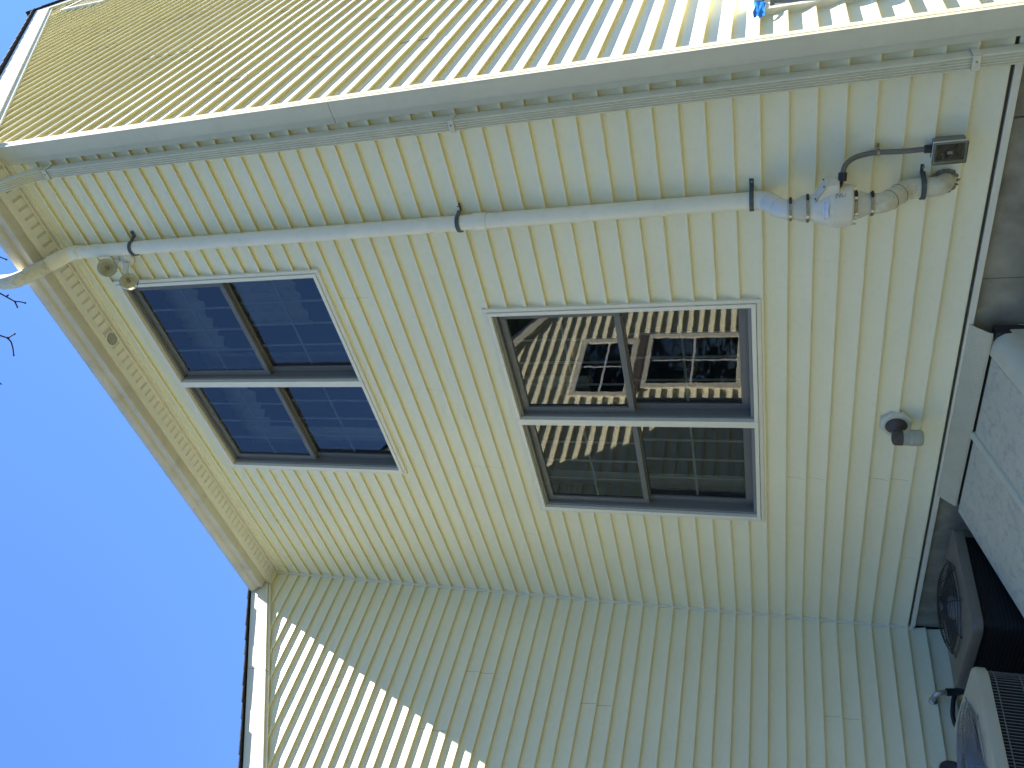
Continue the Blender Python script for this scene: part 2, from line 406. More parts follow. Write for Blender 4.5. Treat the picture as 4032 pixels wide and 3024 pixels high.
# right wall (gable)
SEAM_C = {-14: [1.62, 5.3], -21: [2.94], -19: [2.27, 6.0], -15: [1.63, 5.3], -13: [1.61, 5.2], -10: [0.715, 4.4], -8: [0.94, 4.6], -7: [1.63, 5.3], -5: [0.94, 4.6],
          -17: [2.9, 6.5], -12: [2.4, 6.1], -3: [1.7, 5.4], -24: [3.3], -22: [4.1], -26: [3.9], -9: [2.6]}
for k in range(-31, 8):
    laps = [2 * k - 1, 2 * k] if k < 7 else [13]
    def c_near(z): return max(0.040, (z - 4.24) / 0.757)
    def c_far(z): return min(9.38, 9.4 - (z - 4.24) / 0.757)
    cuts = [c_near] + SEAM_C.get(k, []) + [c_far]
    for n_ in range(len(cuts) - 1):
        mb_ = MB()
        for i in laps:
            if -i * e + .02 > 7.75: continue
            a, b = cuts[n_], cuts[n_ + 1]
            if not callable(b): b = b - .004
            course(mb_, 'C', i, a, b, 0.0018 if n_ % 2 else 0.0, zb=7.78, sd=k * 3.1 + 90 + n_ * 9)
        if mb_.v: build('siding_panel', mb_, M['sidB'], wC, sharp=22)

# inside corner, starter strips, outside corner post
t = MB(); t.box(0.0, 0.030, -0.034, -0.0, -1.69, 4.08)
build('inside_corner_trim', t, M['trim'], house, bevel=.002)
t = MB(); t.box(0.03, 4.44, -0.021, 0.0, -1.700, -1.668)
build('starter_strip', t, M['trim'], house, bevel=.002)
t = MB(); t.box(WX, WX + .024, 0.045, 9.4, -1.700, -1.668)
build('starter_strip', t, M['trim'], house, bevel=.002)
for za, zb_ in ((-1.71, 1.588), (1.592, 4.30)):
    t = MB()
    px, py = WX + .032, -0.038
    prof = [(4.437, 0.0), (4.437, -.031), (4.470, -.031), (4.4715, -.0365), (px - .004, py), (px, py + .004), (px, py + .030), (px - .004, py + .033), (px - .004, py + .037), (px, py + .040), (px, .046), (WX, .046), (WX, 0.0)]
    t.prism(prof, lambda x, y: (x, y, za), lambda x, y: (x, y, zb_))
    build('corner_post', t, M['post'], house, sharp=20)

# foundation
f = MB()
for x0, x1 in ((0.0, 1.16), (1.164, 2.3), (2.304, 3.2), (3.204, 4.06), (4.064, 4.52)):
    f.box(x0, x1, 0.012 + random.uniform(-.003, .003), 0.3, GZ - .3, -1.699)
f.box(4.30, 4.518, 0.31, 9.4, GZ - .3, -1.699)
build('foundation', f, M['conc'], house, bevel=.004)

# soffit, fascia and gutter of the near eave
SZ = 4.085
sroot = sub_empty('soffit', house)
sb = MB(); bw = 0.069
sb.prism([(0, 0), (bw - .0175, 0), (bw - .017, .013), (bw - .0135, .013), (bw - .013, .0005), (bw - .0065, .0005), (bw - .006, .013), (bw - .0025, .013), (bw - .002, 0), (bw, 0), (bw, .016), (0, .016)],
         lambda x, z: (0.03 + x, -0.150, SZ + z), lambda x, z: (0.03 + x, -0.006, SZ + z))
b0 = build('soffit_board', sb, M['soffit'], sroot, flat=True)
for i in range(1, 66): copy_at(b0, sroot, (i * bw, 0, 0))
t = MB(); t.box(0.03, 4.56, -0.040, -0.028, SZ - .012, SZ - .0005); t.box(0.03, 4.56, -0.028, -0.0175, SZ - .003, SZ - .0005)
t.box(0.031, 4.435, -0.0172, -.0006, SZ - .045, SZ - .001)
build('soffit_channel', t, M['soffit'], sroot, bevel=.0015)
t = MB(); t.box(0.03, 1.50, -0.170, -0.127, SZ - .006, SZ - .0005); t.box(1.503, 4.56, -0.170, -0.127, SZ - .0065, SZ - .0005)
build('soffit_edge_trim', t, M['soffit'], sroot, bevel=.0015)
t = MB(); t.box(0.03, 4.57, -0.1715, -0.155, SZ - .004, 4.26)
build('fascia', t, M['fascia'], house)
go = [(-.174, 4.205), (-.174, 4.101), (-.240, 4.101), (-.2465, 4.106), (-.249, 4.130), (-.256, 4.142), (-.277, 4.152), (-.288, 4.163), (-.297, 4.182), (-.300, 4.196), (-.300, 4.210), (-.290, 4.212)]
gi = [(y + (.0025 if y < -.18 else -.0025), z + .0025) for y, z in go[1:-2]]
poly = go + [(-.292, 4.206), (-.2965, 4.200)] + gi[::-1] + [(-.1765, 4.205)]
gut = MB(); gut.prism(poly, lambda y, z: (0.085, y, z), lambda y, z: (4.585, y, z))
G = thing('gutter', 'long stained aluminium gutter along the eave under the sky', 'gutter', (2.3, -.235, 4.10))
build('gutter_trough', gut, M['gutter'], G, flat=True)
for x in (0.085, 4.583):
    t = MB(); t.prism(go, lambda y, z: (x - .002, y, z), lambda y, z: (x, y, z)); build('end_cap', t, M['gutter'], G)

# eave return at the outside corner
t = MB(); t.box(4.552, 4.592, -0.165, 0.06, 4.07, 4.36)
build('eave_return', t, M['fascia'], house, bevel=.003)

# roofs
def slab(x0, x1, ya, za, yb, zb, th):
    t = MB()
    t.hexa([(x0, ya, za - th), (x1, ya, za - th), (x1, yb, zb - th), (x0, yb, zb - th), (x0, ya, za), (x1, ya, za), (x1, yb, zb), (x0, yb, zb)])
    return t
def roof(x0, x1, ya, za, yb, zb, n, edge):
    k_ = min(1, .16 / abs(yb - ya)) if yb > ya else 0
    r = build('roof', slab(x0, x1 - .045, ya + (yb - ya) * k_, za + (zb - za) * k_ - .012, yb, zb - .012, .10), M['sheath'], house)
    d = Vector((0, yb - ya, zb - za)); Ln = d.length; d.normalize(); nn = Vector((1, 0, 0)).cross(d)
    if nn.z < 0: nn = -nn
    st = Ln / n
    base = []
    for v in range(4):
        t = MB(); x1e = x1 + random.uniform(-.006, .006)
        p = lambda x, s, h: Vector((x, ya, za)) + d * s + nn * h
        L = st + .10
        t.hexa([p(x0, 0, .002), p(x1e, 0, .002), p(x1e, L, -.006), p(x0, L, -.006), p(x0, 0, .011), p(x1e, 0, .011), p(x1e, L, -.001), p(x0, L, -.001)])
        base.append(build('shingle_course', t, M['shing'], r, flat=True))
    for i in range(n):
        if i < 4: base[i].location = d * (st * i)
        else: c = base[i % 4].copy(); COL.objects.link(c); c.parent = r; c.location = d * (st * i)
    return r
# near-side slope of the gable roof, far slope, left wing roof
roof(0.0, 4.604, -.275, 4.197, 4.72, 8.02, 44, 0)
roof(0.0, 4.604, 9.7, 4.20, 4.72, 8.02, 30, 0)
roof(-6.2, 0.085, -5.75, 1.375, -0.10, 4.334, 40, 0)
t = MB(); t.hexa([(-6.2, -.12, 4.2), (-.05, -.12, 4.2), (-.05, 4.7, 6.7), (-6.2, 4.7, 6.7), (-6.2, -.12, 4.3), (-.05, -.12, 4.3), (-.05, 4.7, 6.8), (-6.2, 4.7, 6.8)])
t.hexa([(-6.2, 9.7, 4.2), (-.05, 9.7, 4.2), (-.05, 4.7, 6.7), (-6.2, 4.7, 6.7), (-6.2, 9.7, 4.3), (-.05, 9.7, 4.3), (-.05, 4.7, 6.8), (-6.2, 4.7, 6.8)])
build('roof', t, M['shing'], house)

def rake(name, x0, x1, ya, za, yb, zb, lo, hi, mt, bev=.002):
    t = MB()
    t.hexa([(x0, ya, za + lo), (x1, ya, za + lo), (x1, yb, zb + lo), (x0, yb, zb + lo), (x0, ya, za + hi), (x1, ya, za + hi), (x1, yb, zb + hi), (x0, yb, zb + hi)])
    return build(name, t, mt, house, bevel=bev)
zl = lambda y: 4.407 + .7653 * y      # shingle line on the gable
zr = lambda y: zl(9.44 - y)
for zf, segs in ((zl, ((-.10, 1.76), (1.763, 4.28), (4.283, 4.72))), (zr, ((4.72, 7.2), (7.203, 9.6)))):
    for a, b in segs:
        rake('rake_board', WX + .022, WX + .047, a, zf(a), b, zf(b), -.245, -.030, M['fascia'])
        rake('rake_trim', WX + .018, WX + .034, a, zf(a), b, zf(b), -.285, -.2455, M['fascia'])
zb_ = lambda y: 4.387 + .5235 * y     # shingle line on the left wall
for a, b in ((-.18, -1.06), (-1.063, -5.7)):
    rake('rake_board', .022, .058, a, zb_(a), b, zb_(b), -.213, -.022, M['fascia'])
    rake('rake_trim', .017, .040, a, zb_(a), b, zb_(b), -.240, -.2135, M['fascia'])
t = MB(); t.box(.0172, .058, -.172, -.012, SZ - .02, SZ + .2); build('rake_end_block', t, M['fascia'], house, bevel=.002)

# gable vent on the right wall
gv = MB(); y0, y1, z0, z1 = 4.44, 4.98, 6.72, 7.36
for a in ((y0, y0 + .05, z0, z1), (y1 - .05, y1, z0, z1), (y0 + .05, y1 - .05, z0, z0 + .05), (y0 + .05, y1 - .05, z1 - .05, z1)):
    gv.box(WX + .0, WX + .045, a[0], a[1], a[2], a[3])
v = build('gable_vent', gv, M['trim'], house, bevel=.003)
t = MB(); t.hexa([(WX + .005, y0 + .05, 0), (WX + .035, y0 + .05, -.03), (WX + .035, y1 - .05, -.03), (WX + .005, y1 - .05, 0), (WX + .005, y0 + .05, .006), (WX + .035, y0 + .05, -.024), (WX + .035, y1 - .05, -.024), (WX + .005, y1 - .05, .006)])
t.v = [(x, y, z + z0 + .09) for x, y, z in t.v]
s0 = build('slat', t, M['trim'], v)
for i in range(1, 12): copy_at(s0, v, (0, 0, i * .045))

# round soffit vent
rv = MB(); rv.lathe([(.061, 0), (.063, -.004), (.061, -.008), (.05, -.010), (.048, -.006), (.048, 0)], (3.05, -.083, SZ), (0, 0, 1), 32)
v = build('round_soffit_vent', rv, M['flood'], house)
t = MB(); t.lathe([(.0475, -.0062), (.0475, -.0042)], (3.05, -.083, SZ), (0, 0, 1), 28); build('backing', t, M['boxg'], v)
for i in range(6):
    o = -.036 + i * .0145; h = math.sqrt(.047 ** 2 - o * o)
    t = MB(); t.hexa([(3.05 - h, -.083 + o, SZ - .012), (3.05 + h, -.083 + o, SZ - .012), (3.05 + h, -.083 + o + .010, SZ - .0065), (3.05 - h, -.083 + o + .010, SZ - .0065),
                      (3.05 - h, -.083 + o, SZ - .010), (3.05 + h, -.083 + o, SZ - .010), (3.05 + h, -.083 + o + .010, SZ - .0045), (3.05 - h, -.083 + o + .010, SZ - .0045)])
    build('slat', t, M['flood'], v)

# ------------------------------------------------------------------ windows on the near wall
def twin_window(w, room_items):
    x0, x1, z0, z1 = w
    root = sub_empty('window', house)
    j = MB(); a = .026
    for b in ((x0, x0 + a, z0, z1), (x1 - a, x1, z0, z1), (x0 + a, x1 - a, z0, z0 + a), (x0 + a, x1 - a, z1 - a, z1)):
        j.box(b[0], b[1], -.034, .004, b[2], b[3])
    build('casing_channel', j, M['trim'], root, bevel=.003)
    fr = MB(); c = .047; xi0, xi1, zi0, zi1 = x0 + a, x1 - a, z0 + a, z1 - a
    mx = (x0 + x1) / 2; mw = .027
    def frame(mb, X0, X1, Z0_, Z1_, wd, ya, yb):
        mb.box(X0, X0 + wd, ya, yb, Z0_, Z1_); mb.box(X1 - wd, X1, ya, yb, Z0_, Z1_)
        mb.box(X0 + wd, X1 - wd, ya, yb, Z0_, Z0_ + wd); mb.box(X0 + wd, X1 - wd, ya, yb, Z1_ - wd, Z1_)
    frame(fr, xi0 + .002, xi1 - .002, zi0 + .002, zi1 - .002, c * .55, -.040, .10)
    build('frame', fr, M['win'], root, bevel=.002)
    fr = MB(); frame(fr, xi0 + .002 + c * .55, xi1 - .002 - c * .55, zi0 + .002 + c * .55, zi1 - .002 - c * .55, c * .45, -.012, .10)
    build('screen_track', fr, M['sash'], root, bevel=.002)
    t = MB(); t.box(mx - mw, mx + mw, -.044, .10, zi0 + .001, zi1 - .001); build('mullion', t, M['win'], root, bevel=.003)
    t = MB(); t.box(mx - mw - .012, mx - mw - .0005, -.012, .10, zi0 + .05, zi1 - .05); t.box(mx + mw + .0005, mx + mw + .012, -.012, .10, zi0 + .05, zi1 - .05)
    build('mullion_stop', t, M['sash'], root, bevel=.001)
    for (ux0, ux1) in ((xi0 + .05, mx - mw - .0125), (mx + mw + .0125, xi1 - .05)):
        uz0, uz1 = zi0 + .05, zi1 - .05; zm = (uz0 + uz1) / 2 + .0
        for up, (sz0, sz1, ya) in enumerate(((uz0, zm + .018, .062), (zm - .018, uz1, .022))):
            s = MB(); rw = .046; rb = .055 if up == 0 else .04
            yb = ya + .034
            s.box(ux0, ux0 + rw, ya, yb, sz0, sz1); s.box(ux1 - rw, ux1, ya, yb, sz0, sz1)
            s.box(ux0 + rw, ux1 - rw, ya, yb, sz0, sz0 + rb); s.box(ux0 + rw, ux1 - rw, ya, yb, sz1 - .042, sz1)
            build('sash', s, M['sash'], root, bevel=.003)
            gx0, gx1, gz0, gz1 = ux0 + rw, ux1 - rw, sz0 + rb, sz1 - .042
            p = MB(); yg = ya + .013
            tl = random.uniform(-.004, .004)
            p.hexa([(gx0 - .004, yg + tl, gz0 - .004), (gx1 + .004, yg, gz0 - .004), (gx1 + .004, yg + .001, gz0 - .004), (gx0 - .004, yg + tl + .001, gz0 - .004),
                    (gx0 - .004, yg + tl, gz1 + .004), (gx1 + .004, yg, gz1 + .004), (gx1 + .004, yg + .001, gz1 + .004), (gx0 - .004, yg + tl + .001, gz1 + .004)])
            p.f = [p.f[2]]
            build('pane', p, M['glass'], root, flat=True)
            q = MB(); gw = .006
            for bx in ((gx0, gx0 + gw, gz0, gz1), (gx1 - gw, gx1, gz0, gz1), (gx0 + gw, gx1 - gw, gz0, gz0 + gw), (gx0 + gw, gx1 - gw, gz1 - gw, gz1)):
                q.box(bx[0], bx[1], yg + .006, yg + .016, bx[2], bx[3])
            build('gasket', q, M['gasket'], root)
            mu = .0075
            zc = (gz0 + gz1) / 2
            t = MB(); t.box(gx0, gx1, yg + .007, yg + .013, zc - mu, zc + mu); build('muntin', t, M['munt'], root)
            for k in (1, 2, 3):
                xc = gx0 + (gx1 - gx0) * k / 4
                t = MB(); t.box(xc - mu, xc + mu, yg + .0065, yg + .0135, gz0, gz1); build('muntin', t, M['munt'], root)
    for (ux0, ux1) in ((xi0 + .05, mx - mw - .0125), (mx + mw + .0125, xi1 - .05)):
        p = MB(); p.add([(ux0 + .001, .006, zi0 + .051), (ux1 - .001, .006, zi0 + .051), (ux1 - .001, .006, zi1 - .051), (ux0 + .001, .006, zi1 - .051)], [(0, 1, 2, 3)])
        build('insect_screen', p, M['mesh'], root, flat=True)
    # the room behind
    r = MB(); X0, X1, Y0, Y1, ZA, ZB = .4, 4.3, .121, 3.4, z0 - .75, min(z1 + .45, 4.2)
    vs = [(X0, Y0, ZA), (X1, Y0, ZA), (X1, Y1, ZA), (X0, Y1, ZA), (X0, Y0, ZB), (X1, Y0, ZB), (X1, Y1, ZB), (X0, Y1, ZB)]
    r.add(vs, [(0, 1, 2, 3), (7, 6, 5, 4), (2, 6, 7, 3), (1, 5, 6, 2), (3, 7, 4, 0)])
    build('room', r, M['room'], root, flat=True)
    for it in room_items:
        cx0, cx1, cz0, cz1, yy, mt, amp = it
        t = MB(); n = max(8, int((cx1 - cx0) / .02)); vs = []
        for i in range(n + 1):
            x = cx0 + (cx1 - cx0) * i / n
            o = amp * math.sin(i * 1.15 + math.sin(i * .31) * 1.5)
            vs += [(x, yy + o, cz0 + .006 * math.sin(i * .21)), (x, yy + o * .6, cz1)]
        t.add(vs, [(2 * i, 2 * i + 2, 2 * i + 3, 2 * i + 1) for i in range(n)])
        build('curtain', t, M[mt], root, sharp=60)
    return root
twin_window(LW, [(1.25, 1.42, -.6, 1.0, .22, 'curt', .02), (1.95, 2.38, .55, 1.02, .24, 'curt', .02), (1.3, 2.1, -.1, -.03, .9, 'curtd', .02), (2.98, 3.12, -.6, 1.0, .22, 'curt', .02)])
twin_window(UW, [(1.62, 3.48, 3.42, 3.72, .25, 'curt', .025), (1.62, 1.84, 2.15, 3.6, .24, 'curt', .02), (3.3, 3.48, 2.15, 3.6, .24, 'curt', .02), (2.44, 2.64, 2.15, 3.6, .24, 'curt', .02), (2.7, 3.3, 2.75, 3.3, .5, 'curt', .02)])

# windows of the left wall, seen as reflections
def wall_window(y0, y1, z0, z1):
    root = sub_empty('window', house)
    t = MB(); a = .075
    for b in ((y0, y0 + a, z0, z1), (y1 - a, y1, z0, z1), (y0 + a, y1 - a, z0, z0 + a), (y0 + a, y1 - a, z1 - a, z1)):
        t.box(.001, .045, b[0], b[1], b[2], b[3])
    build('frame', t, M['win'], root, bevel=.004)
    t = MB(); t.box(.019, .024, y0 + a, y1 - a, z0 + a, z1 - a); build('backing', t, M['room'], root)
    t = MB(); t.box(.030, .032, y0 + a, y1 - a, z0 + a, z1 - a); build('pane', t, M['glass'], root)
    t = MB(); ym = (y0 + y1) / 2; t.box(.026, .034, ym - .01, ym + .01, z0 + a, z1 - a); build('muntin', t, M['munt'], root)
    zm = (z0 + z1) / 2
    t = MB(); t.box(.0255, .035, y0 + a, y1 - a, zm - .012, zm + .012); build('muntin', t, M['munt'], root)
wall_window(-3.52, -2.49, .86, 1.56)
wall_window(-3.60, -2.62, -.36, .77)
t = MB(); t.box(.001, .05, -3.62, -2.55, .772, .858); build('window_join_strip', t, M['brown'], house)

# boxed window on the right wall with blue tape over its top corner
root = sub_empty('window', house)
y0, zt = .395, -.644
t = MB(); t.box(WX + .001, WX + .040, y0, y0 + .035, -1.55, zt); t.box(WX + .001, WX + .040, y0 + .035, 1.65, zt - .035, zt); t.box(WX + .001, WX + .040, 1.615, 1.65, -1.55, zt - .035)
build('frame', t, M['trim'], root, bevel=.002)
t = MB(); t.box(WX + .004, WX + .034, y0 + .036, 1.614, -1.55, zt - .036); build('screen', t, M['screen'], root)
t = MB(); t.box(WX + .001, WX + .19, .525, 1.67, zt + .003, zt + .045); build('head_board', t, M['trim'], root, bevel=.003)
t = MB(); n = 6; m_ = 5; vs = []
for i in range(n + 1):
    for k in range(m_ + 1):
        y_ = y0 - .075 + k * .05; z_ = zt - .012 + i * .009
        w = .004 * math.sin(i * 2.1 + k * 1.3) + .003 * math.sin(k * 2.7)
        vs.append((WX + .030 + .014 * min(1, k / 1.5) + w, y_ + .006 * math.sin(i * 1.7), z_ + .004 * math.sin(k * 1.9)))
t.add(vs, [(i * (m_ + 1) + k, i * (m_ + 1) + k + 1, (i + 1) * (m_ + 1) + k + 1, (i + 1) * (m_ + 1) + k) for i in range(n) for k in range(m_)])
tp = build('tape', t, M['tape'], root, sharp=60); tag(tp, label='bright blue painter\'s tape over the window head')

# ------------------------------------------------------------------ downspout
DS = thing('downspout', 'ribbed cream aluminium downspout beside the corner post', 'downspout', (4.364, -.05, GZ + .05))
def ds_poly(w=.057, d=.075, rib=True):
    P = [(-w / 2, 0), (-w / 2, d - .004), (-w / 2 + .004, d)]
    if rib:
        for i in range(4):
            c = -w / 2 + .011 + i * (w - .022) / 3
            P += [(c - .0042, d), (c - .0016, d - .006), (c + .0016, d - .006), (c + .0042, d)]
    P += [(w / 2 - .004, d), (w / 2, d - .004), (w / 2, 0)]
    return P
def ds_run(mb, pts, w=.057, d=.075):
    fr = []
    for i, p in enumerate(pts):
        a = Vector(pts[max(0, i - 1)]); b = Vector(pts[min(len(pts) - 1, i + 1)])
        dr = (b - a).normalized(); side = Vector((1, 0, 0)); up = side.cross(dr)
        fr.append((side, -up if up.y > 0 else up))
    mb.sweep(ds_poly(w, d), pts, fr)
cx = 4.375
t = MB(); ds_run(t, [(cx, -.028, GZ + .25), (cx, -.028, .825)]); build('lower_pipe', t, M['down'], DS, sharp=25)
t = MB(); ds_run(t, [(cx, -.0275, .815), (cx, -.0275, 3.74)], .0595, .0775); build('upper_pipe', t, M['down'], DS, sharp=25)
t = MB(); pts = [(cx, -.027, 3.70), (cx, -.027, 3.745), (cx, -.033, 3.785), (cx, -.050, 3.825), (cx, -.078, 3.87), (cx, -.125, 3.94), (cx, -.146, 3.975), (cx, -.152, 4.02), (cx, -.152, 4.102)]
ds_run(t, pts, .062, .081); build('elbow', t, M['down'], DS, sharp=25)
for dy, zz in ((0, 3.722), (.0, 3.735)):
    t = MB(); t.box(cx - .0335, cx + .0335, -.111, -.0255, zz, zz + .004); build('elbow_bead', t, M['down'], DS)
for zc_ in (.893, -1.50, 3.69):
    t = MB(); w = .032
    t.box(cx - .035, cx - .0318, -.1065, -.022, zc_ - w / 2, zc_ + w / 2); t.box(cx + .0318, cx + .035, -.1065, -.022, zc_ - w / 2, zc_ + w / 2)
    t.box(cx - .0317, cx + .0317, -.1105, -.1062, zc_ - w / 2, zc_ + w / 2)
    t.box(cx - .054, cx - .0352, -.0285, -.0225, zc_ - w / 2, zc_ + w / 2)
    s_ = build('strap', t, M['down'], DS, bevel=.001)
    t = MB(); t.lathe([(.0045, 0), (.0045, .003), (.002, .004)], (cx + .005, -.1105, zc_), (0, -1, 0), 10); build('screw', t, M['steel'], s_)
t = MB(); ds_run(t, [(cx, -.028, GZ + .30), (cx, -.029, GZ + .22), (cx, -.045, GZ + .14), (cx, -.09, GZ + .10), (cx, -.35, GZ + .03)], .061, .079); build('shoe', t, M['down'], DS, sharp=25)

# ------------------------------------------------------------------ radon vent pipe
PX = 3.792; PY = -.066; PR = .0445; FY = -.186
RP = thing('vent_pipe', 'tall white plastic vent pipe strapped up the wall past the gutter', 'pipe', (PX, PY, -1.48))
def bend(p0, p1, p2, r, n=8):
    p0, p1, p2 = Vector(p0), Vector(p1), Vector(p2)
    a = (p0 - p1).normalized(); b = (p2 - p1).normalized()
    out = []
    for i in range(n + 1):
        t_ = i / n
        q0 = p1 + a * r; q2 = p1 + b * r
        out.append(q0 * (1 - t_) ** 2 + p1 * 2 * t_ * (1 - t_) + q2 * t_ ** 2)
    return out
t = MB(); t.tube([(PX, PY, -.60), (PX, PY, .93)], PR, 28); build('pipe_length', t, M['pvc'], RP)
t = MB(); t.tube([(PX, PY, .93), (PX, PY, 3.90)], PR, 28); build('pipe_length', t, M['pvc'], RP)
t = MB(); t.lathe([(PR + .001, 0), (PR + .0045, .001), (PR + .0045, .085), (PR + .001, .086)], (PX, PY, .85), (0, 0, 1), 28, False); build('coupling', t, M['pvc'], RP)
P0, P1, P2, P3 = (PX, PY, 3.70), (PX, PY, 3.945), (PX, -.405, 4.148), (PX, -.405, 5.6)
path = [Vector((PX, PY, 3.855))] + bend(P0, P1, P2, .06) + [Vector(P1).lerp(Vector(P2), .40)]
t = MB(); t.tube(path, PR + .0055, 28); build('elbow', t, M['pvc'], RP)
path = [Vector(P1).lerp(Vector(P2), .46)] + bend(P1, P2, P3, .075) + [Vector((PX, -.405, 4.275))]
t = MB(); t.tube(path, PR + .0055, 28); build('elbow', t, M['pvcd'], RP)
t = MB(); t.tube([Vector(P1).lerp(Vector(P2), .3), Vector(P1).lerp(Vector(P2), .55)], PR, 24); build('pipe_length', t, M['pvc'], RP)
t = MB(); t.tube([(PX, -.405, 4.26), (PX, -.405, 5.6)], PR, 28); build('pipe_length', t, M['pvc'], RP)
# offset elbow above the fan
A0, A1, A2, A3 = (PX, PY, -.5), (PX, PY, -.645), (PX, FY, -.735), (PX, FY, -.9)
path = [Vector((PX, PY, -.585))] + bend(A0, A1, A2, .045) + bend(A1, A2, A3, .045) + [Vector((PX, FY, -.80))]
t = MB(); t.tube(path, PR + .003, 28); el = build('elbow', t, M['pvcb'], RP)
for a_ in (.25, .75):
    q = Vector(A1).lerp(Vector(A2), a_); dd = (Vector(A2) - Vector(A1)).normalized()
    t = MB(); t.lathe([(PR + .002, -.002), (PR + .0042, -.001), (PR + .0042, .001), (PR + .002, .002)], q, dd, 28, False); build('bead', t, M['pvcd'], el)
t = MB(); t.lathe([(PR + .002, 0), (PR + .0055, .002), (PR + .0055, .012), (PR + .002, .014)], (PX, PY, -.600), (0, 0, 1), 28, False); build('coupling', t, M['pvc'], RP)
# lower elbows back to the wall
B0, B1, B2, B3 = (PX, FY, -1.1), (PX, FY, -1.188), (PX, PY, -1.295), (PX, PY, -1.4)
path = [Vector((PX, FY, -1.12))] + bend(B0, B1, B2, .04) + bend(B1, B2, B3, .045) + [Vector((PX, PY, -1.36))]
t = MB(); t.tube(path, PR + .004, 28); el = build('elbow', t, M['pvcd'], RP)
for a_ in (.2, .62):
    q = Vector(B1).lerp(Vector(B2), a_); dd = (Vector(B2) - Vector(B1)).normalized()
    t = MB(); t.lathe([(PR + .003, -.002), (PR + .0055, -.001), (PR + .0055, .001), (PR + .003, .002)], q, dd, 28, False); build('bead', t, M['foam'], el)
path = [Vector((PX, PY, -1.33))] + bend((PX, PY, -1.3), (PX, PY, -1.462), (PX, .05, -1.462), .062) + [Vector((PX, .02, -1.462))]
t = MB(); t.tube(path, PR + .002, 28); build('wall_elbow', t, M['pvcd'], RP)
t = MB(); n = 40; vs = []
ring = []
for i in range(n):
    a_ = 2 * math.pi * i / n
    rr = PR + .010 + .004 * noise.noise(Vector((math.cos(a_) * 3, math.sin(a_) * 3, 1)))
    ring.append((PX + rr * math.cos(a_), -.021, -1.462 + rr * math.sin(a_)))
t.tube(ring + [ring[0], ring[1]], [.0085 + .003 * math.sin(i * 2.3) for i in range(n + 2)], 8); build('foam_seal', t, M['foam'], RP)
def pipe_strap(z, r=PR):
    t = MB(); n = 22; w = .022; th = .007
    pts = [Vector((PX + .098, -.019, z)), Vector((PX + .062, -.019, z))]
    for i in range(n + 1):
        a_ = -.15 + (math.pi + .3) * i / n
        pts.append(Vector((PX + (r + .008) * math.cos(a_), PY - (r + .008) * math.sin(a_), z)))
    pts += [Vector((PX - r - .012, -.040, z)), Vector((PX - r - .013, -.022, z))]
    fr = []
    for i, p in enumerate(pts):
        d = (pts[min(i + 1, len(pts) - 1)] - pts[max(i - 1, 0)]).normalized(); side = Vector((0, 0, 1))
        fr.append((side, d.cross(side)))
    t.sweep([(-w / 2, -.001), (-w / 2, th), (-w / 4, th + .001), (0, th - .002), (w / 4, th + .001), (w / 2, th), (w / 2, -.001)], pts, fr)
    s_ = build('pipe_strap', t, M['strap'], RP, sharp=40)
    t = MB(); t.lathe([(.006, 0), (.006, .003), (.003, .005)], (PX + .086, -.0265, z), (0, -1, 0), 10); build('screw', t, M['steel'], s_)
for z in (3.39, 1.02, -.585): pipe_strap(z)
pipe_strap(-1.362, PR + .003)
# sticker on the lower elbow
def curved_patch(c, ax, up, r, a0, a1, h0, h1, n=6):
    c, ax, up = Vector(c), Vector(ax).normalized(), Vector(up).normalized(); sd = ax.cross(up)
    t = MB(); vs = []
    for i in range(n + 1):
        a_ = a0 + (a1 - a0) * i / n; d = up * math.cos(a_) + sd * math.sin(a_)
        vs += [c + d * r + ax * h0, c + d * r + ax * h1]
    t.add(vs, [(2 * i, 2 * i + 2, 2 * i + 3, 2 * i + 1) for i in range(n)])
    return t
ddr = (Vector(B2) - Vector(B1)).normalized()
cpt = Vector(B1).lerp(Vector(B2), .42)
t = MB()
for (a0, a1, h0, h1) in ((-.05, .18, -.012, .006), (.25, .55, -.012, -.002), (.3, .62, .001, .008)):
    q = curved_patch(cpt, ddr, (-.1, -1, .2), PR + .0045, a0, a1, h0, h1); t.add(q.v, q.f)
build('printed_sticker', t, M['ink'], el)

# ------------------------------------------------------------------ the fan
FN = thing('duct_fan', 'bulging grey plastic inline fan in the white vent pipe', 'fan', (PX, FY, -1.14))
def coup(zt, zb, rt, rb, mt, mt2, clampz):
    t = MB(); t.lathe([(rt + .003, 0), (rt + .006, .002), (rt + .006, (zt - zb) * .36), (rb + .004, (zt - zb) * .66), (rb + .004, (zt - zb) - .002), (rb + .001, zt - zb)], (PX, FY, zt), (0, 0, -1), 36)
    c_ = build('rubber_coupling', t, mt, FN, sharp=25)
    for z, r in clampz:
        t = MB(); t.lathe([(r + .001, -.0065), (r + .0045, -.0065), (r + .0045, .0065), (r + .001, .0065)], (PX, FY, z), (0, 0, 1), 36, False)
        b_ = build('hose_clamp', t, M['steel'], FN)
        t = MB(); q = Vector((PX + (r + .006) * .97, FY - (r + .006) * .24, z)); t.tube([q + Vector((-.008, -.012, 0)), q + Vector((.012, .010, 0))], .0055, 10)
        t.box(q.x - .006, q.x + .006, q.y - .010, q.y + .004, z - .007, z + .007)
        build('clamp_screw', t, M['black'], b_)
coup(-.752, -.862, PR, .060, M['rub'], M['rub'], ((-.768, .0515), (-.846, .0645)))
body = [(.050, -.850), (.060, -.852), (.066, -.866), (.067, -.874), (.080, -.905), (.0925, -.940), (.0965, -.945), (.0975, -.958), (.0970, -.964), (.1005, -.967), (.1010, -1.020), (.1000, -1.038), (.0950, -1.046), (.065, -1.050), (.060, -1.062)]
